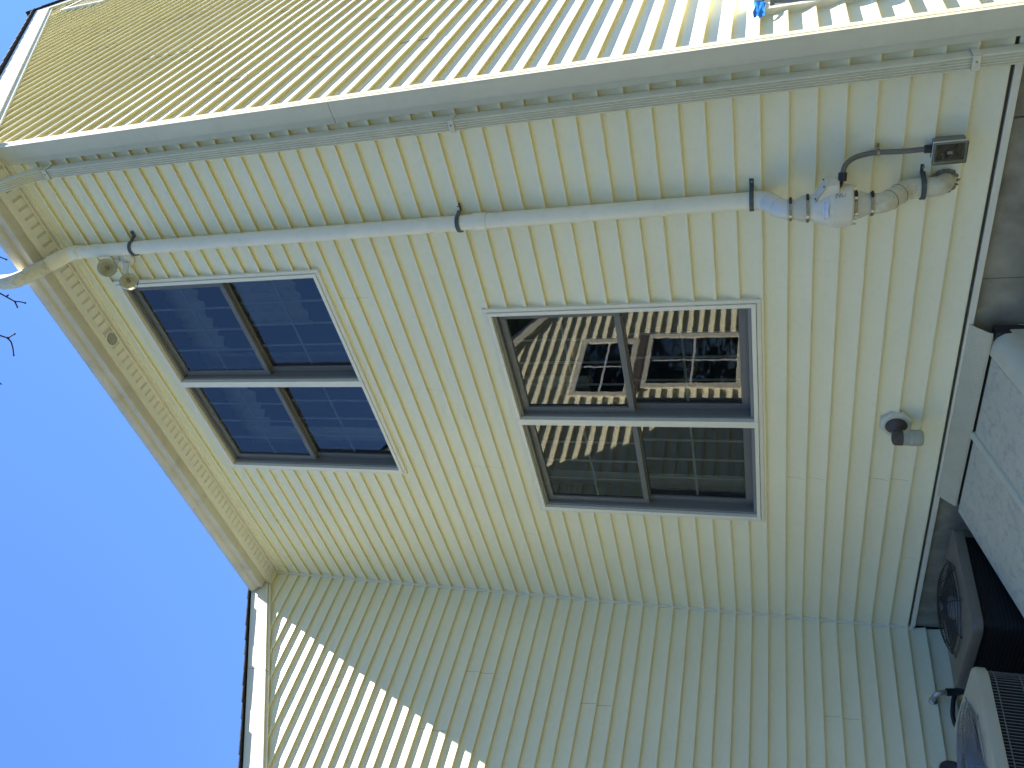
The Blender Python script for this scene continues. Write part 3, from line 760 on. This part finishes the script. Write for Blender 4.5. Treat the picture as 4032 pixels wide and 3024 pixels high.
t = MB(); t.lathe([(r, -h) for r, h in body], (PX, FY, 0), (0, 0, -1), 48); build('housing', t, M['fan'], FN, sharp=28)
coup(-1.048, -1.145, .058, PR + .003, M['rub'], M['rub'], ((-1.060, .0645), (-1.131, .0535)))
# flanges round the drum end
for a_ in (20, 80, 140, 200, 260, 320):
    d = Vector((math.cos(R_(a_)), math.sin(R_(a_)), 0)); q = Vector((PX, FY, -1.05)) + d * .090
    t = MB(); t.lathe([(.006, 0), (.006, .012), (.004, .014)], q, (0, 0, -1), 8); build('housing_screw', t, M['fan'], FN)
# wiring box standing on the cone, on the right
t = MB()
bx = [(.058, -.890), (.066, -.884), (.136, -.928), (.136, -.984), (.085, -.984)]
t.prism([(a, b) for a, b in bx], lambda a, b: (PX + a, FY - .045, b), lambda a, b: (PX + a, FY + .035, b))
wbx = build('wiring_box', t, M['fan'], FN, bevel=.006)
t = MB(); t.prism([(.056, -.884), (.059, -.876), (.141, -.926), (.141, -.934), (.136, -.9275), (.066, -.8835)], lambda a, b: (PX + a, FY - .052, b), lambda a, b: (PX + a, FY + .042, b))
build('wiring_box_lid', t, M['fan'], wbx, bevel=.002)
for a, b, yy in ((.070, -.882, -.042), (.130, -.918, -.042), (.130, -.918, .03)):
    t = MB(); t.lathe([(.004, 0), (.004, .004)], (PX + a, FY + yy, b + .002), (.75, 0, .66), 8); build('screw', t, M['ink'], wbx)
# label and warning pictograms
def place_text(txt, size, pos, xdir, ydir, mt, parent, name):
    c = D.curves.new(name, 'FONT'); c.body = txt; c.size = size; c.align_x = 'CENTER'; c.align_y = 'CENTER'; c.resolution_u = 2
    tmp = D.objects.new('tmp_text', c); COL.objects.link(tmp)
    bpy.context.view_layer.update()
    me = D.meshes.new_from_object(tmp.evaluated_get(bpy.context.evaluated_depsgraph_get()))
    D.objects.remove(tmp)
    o = D.objects.new(name, me); me.materials.clear(); me.materials.append(mt); COL.objects.link(o)
    x = Vector(xdir).normalized(); y = Vector(ydir).normalized(); z = x.cross(y)
    mm = Matrix((x, y, z)).transposed().to_4x4(); mm.translation = Vector(pos) - ORG[parent.name]
    o.parent = parent; o.matrix_local = mm; ORG[o.name] = ORG[parent.name]
    return o
cone_d = Vector((.30, -.92, 0)).normalized()          # side of the cone that carries the label
sl_n = (cone_d * .82 + Vector((0, 0, .57))).normalized()
lc = Vector((PX, FY, -.926)) + cone_d * .0895
xd = Vector((0, 0, 1)).cross(cone_d).normalized(); yd = sl_n.cross(xd).normalized()
lab = MB(); hw, hh = .033, .0125
lc2 = lc + sl_n * .004
lab.add([lc2 - xd * hw - yd * hh - sl_n * .005, lc2 - yd * hh, lc2 + xd * hw - yd * hh - sl_n * .005, lc2 + xd * hw + yd * hh - sl_n * .005, lc2 + yd * hh, lc2 - xd * hw + yd * hh - sl_n * .005], [(0, 1, 4, 5), (1, 2, 3, 4)])
lb = build('printed_label', lab, M['label'], FN, flat=True)
# the label sits upside down on the cone
place_text('RADON REDUCTION SYSTEM', .0062, lc2 + sl_n * .0006 + yd * .004, -xd, -yd, M['ink'], lb, 'label_text')
place_text('component of a radon reduction system', .0032, lc2 + sl_n * .0006 - yd * .005, -xd, -yd, M['ink'], lb, 'label_text')
dd_ = Vector((.84, -.54, 0)).normalized()
wl = MB()
for (a0, a1, h0, h1) in ((.02, .12, .028, .034), (-.10, -.02, .030, .042), (.0, .08, .040, .052), (-.10, -.02, .046, .058), (.0, .08, .056, .066), (-.10, .08, .070, .073)):
    q = curved_patch((PX, FY, -.958), (0, 0, -1), dd_, .1018, a0, a1, h0 - .02, h1 - .02); wl.add(q.v, q.f)
build('warning_pictograms', wl, M['inkg'], FN, flat=True)

# ------------------------------------------------------------------ power conduit and switch box
SB = thing('switch_box', 'small grey switch box with clear cover near the wall bottom', 'switch box', (3.975, -.02, -1.52))
x0, x1, z0, z1 = 3.925, 4.022, -1.518, -1.385
t = MB(); t.box(x0, x1, -.086, -.0185, z0, z1); build('box_body', t, M['boxg'], SB, bevel=.006)
t = MB(); t.box(x0 + .012, x1 - .012, -.0885, -.0865, z0 + .015, z1 - .015); build('switch_plate', t, M['black'], SB, bevel=.001)
t = MB(); t.box(x0 + .042, x1 - .042, -.097, -.0888, z0 + .055, z1 - .055); build('toggle', t, M['label'], SB, bevel=.002)
t = MB(); t.box(x0 - .004, x1 + .004, -.108, -.0863, z0 - .004, z1 + .004); build('clear_cover', t, M['cover'], SB, bevel=.005)
t = MB()
for xa, xb, za, zz in ((x0 - .006, x0 + .006, z0 - .006, z1 + .006), (x1 - .006, x1 + .006, z0 - .006, z1 + .006), (x0 + .006, x1 - .006, z0 - .006, z0 + .006), (x0 + .006, x1 - .006, z1 - .006, z1 + .006)):
    t.box(xa, xb, -.094, -.083, za, zz)
build('cover_rim', t, M['fan'], SB, bevel=.002)
CN = thing('conduit', 'thin bent grey conduit from the switch box to the fan', 'conduit', (3.982, -.05, -1.385))
t = MB(); cp = [(3.981, -.052, -1.36), (3.979, -.050, -1.27), (3.984, -.048, -1.16), (3.984, -.052, -1.115), (3.982, -.066, -1.07), (3.979, -.092, -1.035), (3.970, -.128, -1.010), (3.950, -.158, -1.000), (3.937, -.168, -.999)]
sm = []
for i in range(len(cp) - 1):
    p0 = Vector(cp[max(i - 1, 0)]); p1 = Vector(cp[i]); p2 = Vector(cp[i + 1]); p3 = Vector(cp[min(i + 2, len(cp) - 1)])
    for s_ in range(5):
        u = s_ / 5
        sm.append(.5 * ((2 * p1) + (-p0 + p2) * u + (2 * p0 - 5 * p1 + 4 * p2 - p3) * u * u + (-p0 + 3 * p1 - 3 * p2 + p3) * u ** 3))
sm.append(Vector(cp[-1]))
t.tube(sm, .0125, 14); build('conduit_tube', t, M['greyp'], CN)
t = MB(); t.tube([(3.981, -.052, -1.384), (3.981, -.052, -1.352)], .019, 12); build('box_connector', t, M['black'], CN)
t = MB(); t.tube([(3.952, -.157, -1.0), (3.918, -.176, -.997)], .0195, 16); build('end_fitting', t, M['black'], CN)
t = MB(); t.tube([(3.925, -.172, -.998), (3.905, -.184, -.992), (3.893, -.19, -.982), (3.888, -.19, -.968)], .0085, 10); build('cord', t, M['black'], CN)
t = MB(); t.lathe([(.0128, -.006), (.0155, -.006), (.0155, .006), (.0128, .006)], (3.984, -.048, -1.158), (.02, .02, 1), 16, False)
t.box(3.998, 4.016, -.036, -.019, -1.164, -1.152); t.tube([(4.006, -.03, -1.158), (4.006, -.044, -1.158)], .005, 8)
build('conduit_clip', t, M['steel'], CN)

# ------------------------------------------------------------------ flood light and wall lamp
FL = thing('floodlight', 'twin bulb floodlight under the eave beside the pipe', 'floodlight', (3.70, -.02, 3.56))
t = MB(); t.lathe([(.056, 0), (.056, .012), (.050, .020), (.030, .026), (.0, .026)], (3.70, -.020, 3.555), (0, -1, 0), 28); build('base_plate', t, M['flood'], FL)
t = MB(); t.lathe([(.013, 0), (.013, .010), (.010, .012)], (3.725, -.044, 3.53), (0, -1, 0), 14); build('adjuster_knob', t, M['soffit'], FL)
for bc, fd, st in ((Vector((3.712, -.165, 3.605)), Vector((.38, -.55, -.62)), Vector((3.705, -.050, 3.60))), (Vector((3.586, -.160, 3.500)), Vector((.05, -.62, -.68)), Vector((3.675, -.050, 3.545)))):
    fd.normalize(); bk = bc - fd * .095
    t = MB(); t.tube([st, (st + bk) / 2 + Vector((0, -.012, .006)), bk], [.018, .019, .021], 14); arm = build('lamp_holder', t, M['flood'], FL)
    t = MB(); t.lathe([(.021, 0), (.024, .002), (.026, .012), (.022, .016)], bk - fd * .004, fd, 20); build('gasket', t, M['black'], arm)
    t = MB(); t.lathe([(.020, .008), (.026, .016), (.040, .045), (.056, .078), (.060, .086), (.061, .094)], bk, fd, 32, False); bl = build('bulb', t, M['flood'], FL)
    t = MB(); t.lathe([(.006, .030), (.024, .036), (.044, .058), (.056, .084), (.0585, .093)], bk, fd, 32, False); build('reflector', t, M['refl'], bl)
    t = MB(); t.lathe([(.0595, .092), (.05, .098), (.03, .103), (.012, .105), (.001, .1055)], bk, fd, 32, False); build('lens', t, M['lens'], bl)
    t = MB(); t.lathe([(.012, .04), (.013, .075), (.009, .085)], bk, fd, 12); build('capsule', t, M['screen'], bl)
t = MB(); t.tube([(3.735, -.022, 3.66), (3.742, -.021, 3.72), (3.755, -.022, 3.76), (3.76, -.021, 3.90), (3.75, -.022, 4.06)], .0035, 8); build('cable', t, M['trim'], FL)

WLp = thing('wall_lamp', 'small bronze wall lamp with ribbed glass jar on octagonal plate', 'wall lamp', (2.19, -.02, -1.39))
t = MB(); oc = [(2.197 + .098 * math.cos(R_(22.5 + 45 * i)), -1.385 + .092 * math.sin(R_(22.5 + 45 * i))) for i in range(8)]
oc2 = [(2.197 + (x - 2.197) * .88, -1.385 + (z + 1.385) * .88) for x, z in oc]
n = 8
t.add([(x, -.012, z) for x, z in oc] + [(x, -.038, z) for x, z in oc] + [(x, -.045, z) for x, z in oc2], [tuple(range(16, 24))] + [(i, (i + 1) % 8, 8 + (i + 1) % 8, 8 + i) for i in range(8)] + [(8 + i, 8 + (i + 1) % 8, 16 + (i + 1) % 8, 16 + i) for i in range(8)])
build('mounting_plate', t, M['plate'], WLp, flat=True)
t = MB(); t.lathe([(.060, 0), (.062, .004), (.058, .010), (.050, .012), (.046, .020), (.030, .030), (.018, .045), (.014, .06)], (2.197, -.0445, -1.385), (0, -1, 0), 32); build('backplate', t, M['bronze'], WLp)
t = MB(); t.tube([(2.197, -.09, -1.385), (2.196, -.115, -1.382), (2.193, -.135, -1.374)], .014, 14); build('arm', t, M['bronze'], WLp)
JX, JY = 2.188, -.138
t = MB(); t.lathe([(.022, -1.352), (.040, -1.358), (.046, -1.366), (.047, -1.408), (.044, -1.412)], (JX, JY, 0), (0, 0, 1), 32); build('socket', t, M['bronze'], WLp)
pr = [(.043, -1.409)]
for i in range(4): pr += [(.047, -1.413 - i * .009), (.045, -1.4175 - i * .009)]
pr += [(.049, -1.452), (.0505, -1.460)]
for i in range(5): pr += [(.0495, -1.468 - i * .008), (.0485, -1.472 - i * .008)]
pr += [(.046, -1.512), (.040, -1.520), (.02, -1.524), (.001, -1.525)]
t = MB(); t.lathe(pr, (JX, JY, 0), (0, 0, 1), 36, False); build('glass_jar', t, M['jar'], WLp, sharp=50)
t = MB(); t.lathe([(.012, -1.41), (.014, -1.43), (.026, -1.465), (.022, -1.49), (.004, -1.498)], (JX, JY, 0), (0, 0, 1), 20); build('bulb', t, M['label'], WLp)

# ------------------------------------------------------------------ cellar bulkhead
BK = thing('cellar_door', 'sloping pale grey steel cellar bulkhead with two doors', 'cellar door', (2.2, -1.0, GZ))
sl_ = .28
dz = lambda y: -1.790 + (y + .10) * sl_
def leaf(xa, xb, name='door_leaf'):
    t = MB(); ya, yb = -.104, -1.95; th = .03
    t.hexa([(xa, yb, dz(yb) - th), (xb, yb, dz(yb) - th), (xb, ya, dz(ya) - th), (xa, ya, dz(ya) - th), (xa, yb, dz(yb)), (xb, yb, dz(yb)), (xb, ya, dz(ya)), (xa, ya, dz(ya))])
    return build(name, t, M['bulkp'], BK, bevel=.006)
l1 = leaf(1.505, 2.168); l2 = leaf(2.186, 2.776)
t = MB(); ya, yb = -.095, -1.96
n = 6; prs = [(-.026, 0), (-.026, .012), (-.018, .021), (0, .024), (.018, .021), (.026, .012), (.026, 0)]
t.prism(prs, lambda a, b: (2.183 + a, ya, dz(ya) + b - .004), lambda a, b: (2.183 + a, yb, dz(yb) + b - .004)); build('centre_strip', t, M['bulk'], BK, sharp=50)
t = MB()
prs = [(2.784, -.03), (2.784, .006), (2.80, .012), (2.86, .004), (2.90, -.012), (2.925, -.045), (2.932, -.09), (2.932, -.16), (2.92, -.16)]
ya = -.07
t.prism(prs, lambda a, b: (a, ya, dz(ya) + b), lambda a, b: (a, yb, dz(yb) + b)); build('side_rim', t, M['bulk'], BK, sharp=50)
t = MB(); prs = [(-.02, dz(-.02) - .14), (-1.95, dz(-1.95) - .14), (-1.95, GZ - .05), (-.02, GZ - .05)]
t.prism(prs, lambda y, z: (2.90, y, z), lambda y, z: (2.926, y, z)); build('side_panel', t, M['bulk'], BK)
t = MB(); prs = [(-.02, dz(-.02) - .035), (-1.95, dz(-1.95) - .035), (-1.95, GZ - .05), (-.02, GZ - .05)]
t.prism(prs, lambda y, z: (1.515, y, z), lambda y, z: (1.54, y, z)); build('side_panel', t, M['bulk'], BK)
t = MB(); t.box(1.545, 2.895, -1.94, -1.90, GZ - .05, dz(-1.95) - .035); build('front_panel', t, M['bulk'], BK)
# curved header flashing against the wall
t = MB(); pts = []
for i in range(9):
    u = i / 8; pts.append((-.0225 - .085 * u ** 1.5 - .004 * math.sin(u * 3.1), -1.680 - .088 * u - .010 * math.sin(u * math.pi) * -1))
pts += [(-.108, -1.778), (-.104, -1.7795)]
back = [(-.100, -1.774)] + [(y + .003, z - .003) for y, z in pts[:9][::-1]]
t.prism(pts + back, lambda y, z: (1.556, y, z), lambda y, z: (2.934, y, z)); build('header_flashing', t, M['hdr'], BK, sharp=40)
t = MB(); t.box(1.56, 2.93, -.098, -.03, -1.93, -1.79); build('header_rail', t, M['gasket'], BK)

# ------------------------------------------------------------------ air conditioners
def rrect(hx, hy, r, n=6, ch=None):
    P = []
    for cx_, cy_, a0 in ((hx - r, hy - r, 0), (-hx + r, hy - r, 90), (-hx + r, -hy + r, 180), (hx - r, -hy + r, 270)):
        for i in range(n + 1):
            a_ = R_(a0 + 90 * i / n); P.append((cx_ + r * math.cos(a_), cy_ + r * math.sin(a_)))
    return P
def guard(parent, c, r, h, wm, rings, step_r=None, rad=.0022, tilt=0):
    c = Vector(c)
    dome = lambda rr: h * (1 - (rr / r) ** 4)
    n = 40
    for k in range(rings):
        rr = r * (1 - k / (rings + 3.0))
        t = MB(); pts = [c + Vector((rr * math.cos(2 * math.pi * i / n), rr * math.sin(2 * math.pi * i / n), dome(rr))) for i in range(n + 1)]
        t.tube(pts, rad, 5, False); build('guard_ring', t, wm, parent)
    for k in range(8):
        a_ = 2 * math.pi * k / 8 + tilt
        t = MB(); pts = [c + Vector((rr * math.cos(a_), rr * math.sin(a_), dome(rr) - .004)) for rr in [r * 1.07] + [r * (1 - i / 9) for i in range(9)]]
        pts[0].z = c.z - .002
        t.tube(pts, rad * 1.5, 5, False); build('guard_spoke', t, wm, parent)
def fan_blades(parent, c, r):
    c = Vector(c)
    for k in range(4):
        a0 = k * math.pi / 2 + .4; t = MB(); vs = []
        for i in range(6):
            for j in range(4):
                rr = .06 + (r - .06) * j / 3; a_ = a0 + (i / 5 - .5) * 1.1
                vs.append(c + Vector((rr * math.cos(a_), rr * math.sin(a_), -.05 * (i / 5 - .5) - .10)))
        t.add(vs, [(i * 4 + j, i * 4 + j + 1, i * 4 + j + 5, i * 4 + j + 4) for i in range(5) for j in range(3)])
        build('fan_blade', t, M['motor'], parent)
    t = MB(); t.lathe([(.075, -.16), (.075, -.03), (.065, -.015), (.02, -.010)], c, (0, 0, 1), 24); build('fan_motor', t, M['motor'], parent)

def ac_unit(cx_, cy_, hx, hy, zt, r, body_m, side, label, name='air_conditioner', fr=.30):
    A_ = thing(name, label, 'air conditioner', (cx_, cy_, GZ))
    t = MB(); t.box(cx_ - hx - .06, cx_ + hx + .06, cy_ - hy - .06, cy_ + hy + .06, GZ - .02, GZ + .05); build('pad', t, M['conc'], A_, bevel=.01)
    outer = rrect(hx, hy, r)
    t = MB(); t.prism(outer, lambda a, b: (cx_ + a, cy_ + b, GZ + .051), lambda a, b: (cx_ + a, cy_ + b, GZ + .11)); build('base_pan', t, body_m, A_, bevel=.004)
    # top lid: ring of outline, sloping up to the fan opening
    n = len(outer); vs = []
    lid = [(1.0, -.055), (1.0, -.012), (.985, .0), ]
    for s_, h in lid: vs += [(cx_ + a * s_, cy_ + b * s_, zt + h) for a, b in outer]
    for rr, h in ((fr * 1.06, .012), (fr * 1.0, .016), (fr * .985, -.01), (fr * .97, -.10)):
        for a, b in outer:
            an = math.atan2(b, a); vs.append((cx_ + rr * math.cos(an), cy_ + rr * math.sin(an), zt + h))
    fs = [(k * n + i, k * n + (i + 1) % n, (k + 1) * n + (i + 1) % n, (k + 1) * n + i) for k in range(6) for i in range(n)]
    t = MB(); t.add(vs, fs); build('lid', t, body_m, A_, sharp=40)
    inn = rrect(hx - .035, hy - .035, max(.02, r - .03))
    t = MB(); t.prism(inn, lambda a, b: (cx_ + a, cy_ + b, GZ + .11), lambda a, b: (cx_ + a, cy_ + b, zt - .14)); build('coil', t, M['coil'], A_)
    t = MB(); n2 = len(inn)
    t.add([(cx_ + a, cy_ + b, zz) for zz in (zt - .14, zt - .056) for a, b in inn], [(i, (i + 1) % n2, n2 + (i + 1) % n2, n2 + i) for i in range(n2)]); build('shroud', t, M['coil'], A_)
    if side == 'posts':
        for sx, sy in ((1, 1), (-1, 1), (-1, -1), (1, -1)):
            if (sx, sy) == (1, -1): continue
            t = MB(); x_, y_ = cx_ + sx * (hx - .022), cy_ + sy * (hy - .022)
            t.box(min(x_, x_ - sx * .05), max(x_, x_ - sx * .05), min(y_, y_ - sy * .05), max(y_, y_ - sy * .05), GZ + .11, zt - .0555); build('corner_post', t, body_m, A_, bevel=.004)
        wires = MB()
        out2 = rrect(hx - .03, hy - .03, r - .02, 10)
        for k in range(24):
            zz = GZ + .14 + k * (zt - .08 - GZ - .14) / 23
            wires.tube([(cx_ + a, cy_ + b, zz) for a, b in out2] + [(cx_ + out2[0][0], cy_ + out2[0][1], zz)], .0012, 4, False)
        tag(build('coil_guard', wires, M['wire'], A_), kind='stuff')
    else:
        out2 = rrect(hx - .012, hy - .012, r, 12)
        # vertical wires all round
        per = []
        for i in range(len(out2)):
            a = Vector(out2[i]); b = Vector(out2[(i + 1) % len(out2)]); L = (b - a).length; m_ = max(1, int(L / .017))
            for j in range(m_): per.append(a.lerp(b, j / m_))
        wires = MB()
        for q in per: wires.tube([(cx_ + q.x, cy_ + q.y, GZ + .11), (cx_ + q.x, cy_ + q.y, zt - .05)], .0026, 4, False)
        tag(build('vertical_louvers', wires, M['louv'], A_), kind='stuff')
        for k in range(5):
            zz = zt - .085 - k * .12
            t = MB(); t.tube([(cx_ + a * 1.004, cy_ + b * 1.004, zz) for a, b in out2] + [(cx_ + out2[0][0] * 1.004, cy_ + out2[0][1] * 1.004, zz)], .0032, 5, False); build('guard_band', t, M['louv'], A_)
    guard(A_, (cx_, cy_, zt + .018), fr, .055 if side == 'posts' else .035, M['wire'] if side == 'posts' else M['wireg'], 13 if side == 'posts' else 16, tilt=.35)
    fan_blades(A_, (cx_, cy_, zt + (.05 if side != 'posts' else .04)), fr * .93)
    return A_
ac_unit(1.09, -.545, .37, .37, -1.757, .075, M['actan'], 'posts', 'older dark air conditioner with tan lid in the wall corner', fr=.285)
ac_unit(1.055, -1.53, .435, .40, -1.72, .13, M['acwht'], 'louver', 'newer pale air conditioner with wire louvered sides at the picture edge', fr=.33)

# refrigerant lines
def smooth_path(cp, k=6):
    sm = []
    for i in range(len(cp) - 1):
        p0 = Vector(cp[max(i - 1, 0)]); p1 = Vector(cp[i]); p2 = Vector(cp[i + 1]); p3 = Vector(cp[min(i + 2, len(cp) - 1)])
        for s_ in range(k):
            u = s_ / k
            sm.append(.5 * ((2 * p1) + (-p0 + p2) * u + (2 * p0 - 5 * p1 + 4 * p2 - p3) * u * u + (-p0 + 3 * p1 - 3 * p2 + p3) * u ** 3))
    sm.append(Vector(cp[-1])); return sm
RL = thing('refrigerant_line', 'dark insulated refrigerant line from the wall to the older air conditioner', 'pipe', (.02, -.6, -1.75))
t = MB(); t.lathe([(.030, 0), (.030, .012), (.022, .016)], (.016, -.605, -1.75), (1, 0, 0), 18); build('wall_collar', t, M['copper'], RL)
t = MB(); t.tube(smooth_path([(.02, -.605, -1.75), (.07, -.60, -1.752), (.10, -.59, -1.775), (.11, -.575, -1.84)]), .018, 14); build('metal_pipe', t, M['copper'], RL)
t = MB(); t.tube(smooth_path([(.11, -.577, -1.825), (.113, -.565, -1.90), (.16, -.545, -1.96), (.40, -.54, -2.02), (.72, -.54, -2.05)]), .026, 14); build('insulation', t, M['black'], RL)
t = MB(); t.tube(smooth_path([(.10, -.57, -1.885), (.085, -.63, -1.865), (.07, -.74, -1.85), (.08, -.82, -1.88), (.12, -.84, -2.05), (.16, -.84, -2.40)]), .015, 12); build('drain_hose', t, M['black'], RL)
RL2 = thing('refrigerant_line', 'thick black insulated refrigerant line at the bottom edge by the pale air conditioner', 'pipe', (.02, -1.09, -1.75))
t = MB(); t.lathe([(.032, 0), (.032, .012), (.022, .016)], (.016, -1.085, -1.75), (1, 0, 0), 18); build('wall_collar', t, M['copper'], RL2)
t = MB(); t.tube(smooth_path([(.02, -1.085, -1.75), (.08, -1.09, -1.755), (.13, -1.11, -1.80), (.2, -1.2, -1.95), (.45, -1.4, -2.05), (.64, -1.5, -2.08)]), .030, 14); build('insulation', t, M['black'], RL2)

# ------------------------------------------------------------------ trees
def ray_pt(X, Y, dist):
    d = (FWD * 3054.25 + RGT * (1512 - Y) - UPV * (X - 2016)).normalized()
    return CAM + d * dist
BT = thing('bare_tree', 'leafless tree behind the house with twigs reaching into the sky', 'tree', (-1.5, 12.2, GZ))
t = MB(); t.tube(smooth_path([(-1.5, 12.2, GZ - .2), (-1.45, 12.1, 2), (-1.3, 11.8, 6), (-1.35, 11.3, 10), (-1.2, 10.5, 13)]), [.30 - .19 * i / 24 for i in range(25)], 12); build('trunk', t, M['bark'], BT)
tw = MB()
top = Vector((-1.2, 10.5, 13))
limb_end = CAM + Vector((-.36, .45, .98)).normalized() * 15.5
lp = smooth_path([Vector((-1.2, 10.5, 13)), Vector((-.3, 9.4, 17.0)), Vector((.4, 6.0, 19.0)), limb_end + Vector((0, 0, 3.0))])
tw.tube(lp, [.09 - .075 * i / (len(lp) - 1) for i in range(len(lp))], 8)
tw.tube(smooth_path([top, top + Vector((.6, .5, 2)), top + Vector((.9, 1.2, 4))]), [.10 - .08 * i / 12 for i in range(13)], 8)
tw.tube(smooth_path([top, top + Vector((-.8, .6, 1.6)), top + Vector((-1.6, 1.8, 3.4))]), [.09 - .07 * i / 12 for i in range(13)], 8)
for a, b in (((-1.4, 11.5, 8.2), (2.2, 13.5, 12)), ((-1.3, 11.7, 7), (-4, 13.5, 10.5)), ((-1.35, 11.3, 10), (1.2, 12.8, 13.6))):
    a, b = Vector(a), Vector(b); tw.tube(smooth_path([a, a.lerp(b, .5) + Vector((0, 0, .4)), b]), [.07 - .055 * i / 12 for i in range(13)], 7)
build('limb', tw, M['bark'], BT)
DT = 14.0
def twig(chain, r=.013):
    pts = [ray_pt(X, Y, DT + dd) for X, Y, dd in chain]
    t = MB(); t.tube(pts, [r * (1 - .25 * i / max(1, len(pts) - 1)) for i in range(len(pts))], 6); q = pts[-1]; return t
tg = []
tg.append([(-330, 980, .2), (-120, 1075, .1), (0, 1155, 0), (24, 1168, 0), (58, 1187, 0), (80, 1188, 0), (99, 1193, 0)])
tg.append([(24, 1168, 0), (35, 1160, 0)]); tg.append([(58, 1187, 0), (64, 1200, 0), (68, 1209, 0)])
tg.append([(-300, 1260, .2), (-120, 1295, .1), (0, 1321, 0), (31, 1331, 0), (45, 1322, 0), (58, 1315, 0)])
tg.append([(31, 1331, 0), (44, 1347, 0), (51, 1372, 0), (54, 1399, 0)])
tg.append([(-280, 900, .2), (-80, 978, .1), (0, 1012, 0), (25, 1022, 0)])
tg.append([(-300, 1330, .2), (-120, 1430, .1), (-30, 1488, 0), (7, 1514, 0)])
for c in tg:
    build('twig', twig(c), M['twig'], BT)
for X, Y in ((31, 1331), (58, 1187), (99, 1193), (58, 1315), (54, 1399), (68, 1209), (25, 1022)):
    q = ray_pt(X, Y, DT); t = MB(); r_ = .022 if (X, Y) == (31, 1331) else .016
    t.lathe([(.002, -r_), (r_ * .8, -r_ * .5), (r_, 0), (r_ * .8, r_ * .5), (.002, r_)], q, (0, 0, 1), 8); build('bud', t, M['twig'], BT)

def evergreen(x, y, h, rad, label, seed):  # row added to block low sky light; left ones also mirrored in windows
    rnd = random.Random(seed)
    T = thing('sky_blocking_evergreen', label, 'tree', (x, y, GZ), 'sky-blocking trees across the lawn')
    t = MB(); t.tube([(x, y, GZ - .1), (x + .1, y, GZ + h * .5), (x, y, GZ + h * .96)], [.22, .13, .02], 10); build('trunk', t, M['bark'], T)
    c = MB()
    for i in range(2600):
        u = rnd.random() ** .8; zz = GZ + h * (.08 + .92 * u)
        R0 = rad * (1 - u) ** .75 * (.75 + .35 * math.sin(u * 40 + rnd.random()))
        a_ = rnd.random() * 6.283; rr = R0 * math.sqrt(rnd.random()) * (1 if rnd.random() < .85 else 1.15)
        q = Vector((x + rr * math.cos(a_), y + rr * math.sin(a_), zz - rr * .15))
        dv = Vector((math.cos(a_) + rnd.uniform(-.6, .6), math.sin(a_) + rnd.uniform(-.6, .6), rnd.uniform(-.7, .3))).normalized()
        sd = dv.cross(Vector((0, 0, 1))).normalized(); L = rnd.uniform(.4, .9); w = rnd.uniform(.14, .32)
        c.add([q, q + dv * L * .5 + sd * w, q + dv * L, q + dv * L * .5 - sd * w + Vector((0, 0, .05))], [(0, 1, 2, 3)])
    build('crown', c, M['leaf'], T, flat=True)
ORD = 'first second third fourth fifth sixth seventh eighth ninth tenth eleventh twelfth thirteenth fourteenth fifteenth sixteenth'.split()
for k_, a in enumerate(((-24, -8, 13, 4.2), (-21, -13, 14, 4.4), (-17, -17.5, 14, 4.4), (-12, -20.5, 13.5, 4.4), (-6.5, -22, 13, 4.2), (-1.2, -19.5, 14.5, 3.8), (4, -21.5, 12, 3.9), (9.5, -21, 11.5, 3.9),
          (14.5, -19, 13, 4.1), (19, -16, 13, 4.1), (22.5, -11.5, 13, 4.2), (24, -6.5, 13.5, 4.2), (24, -1, 15, 4.6), (23.5, 5, 15.5, 4.6), (23.5, 11, 15, 4.6), (23, 17, 14, 4.4))):  # last four added only to keep horizon sky off the left wall
    evergreen(*a, ORD[k_] + ' evergreen in the row added across the lawn to block low sky, counted from the left wing', k_ + 1)
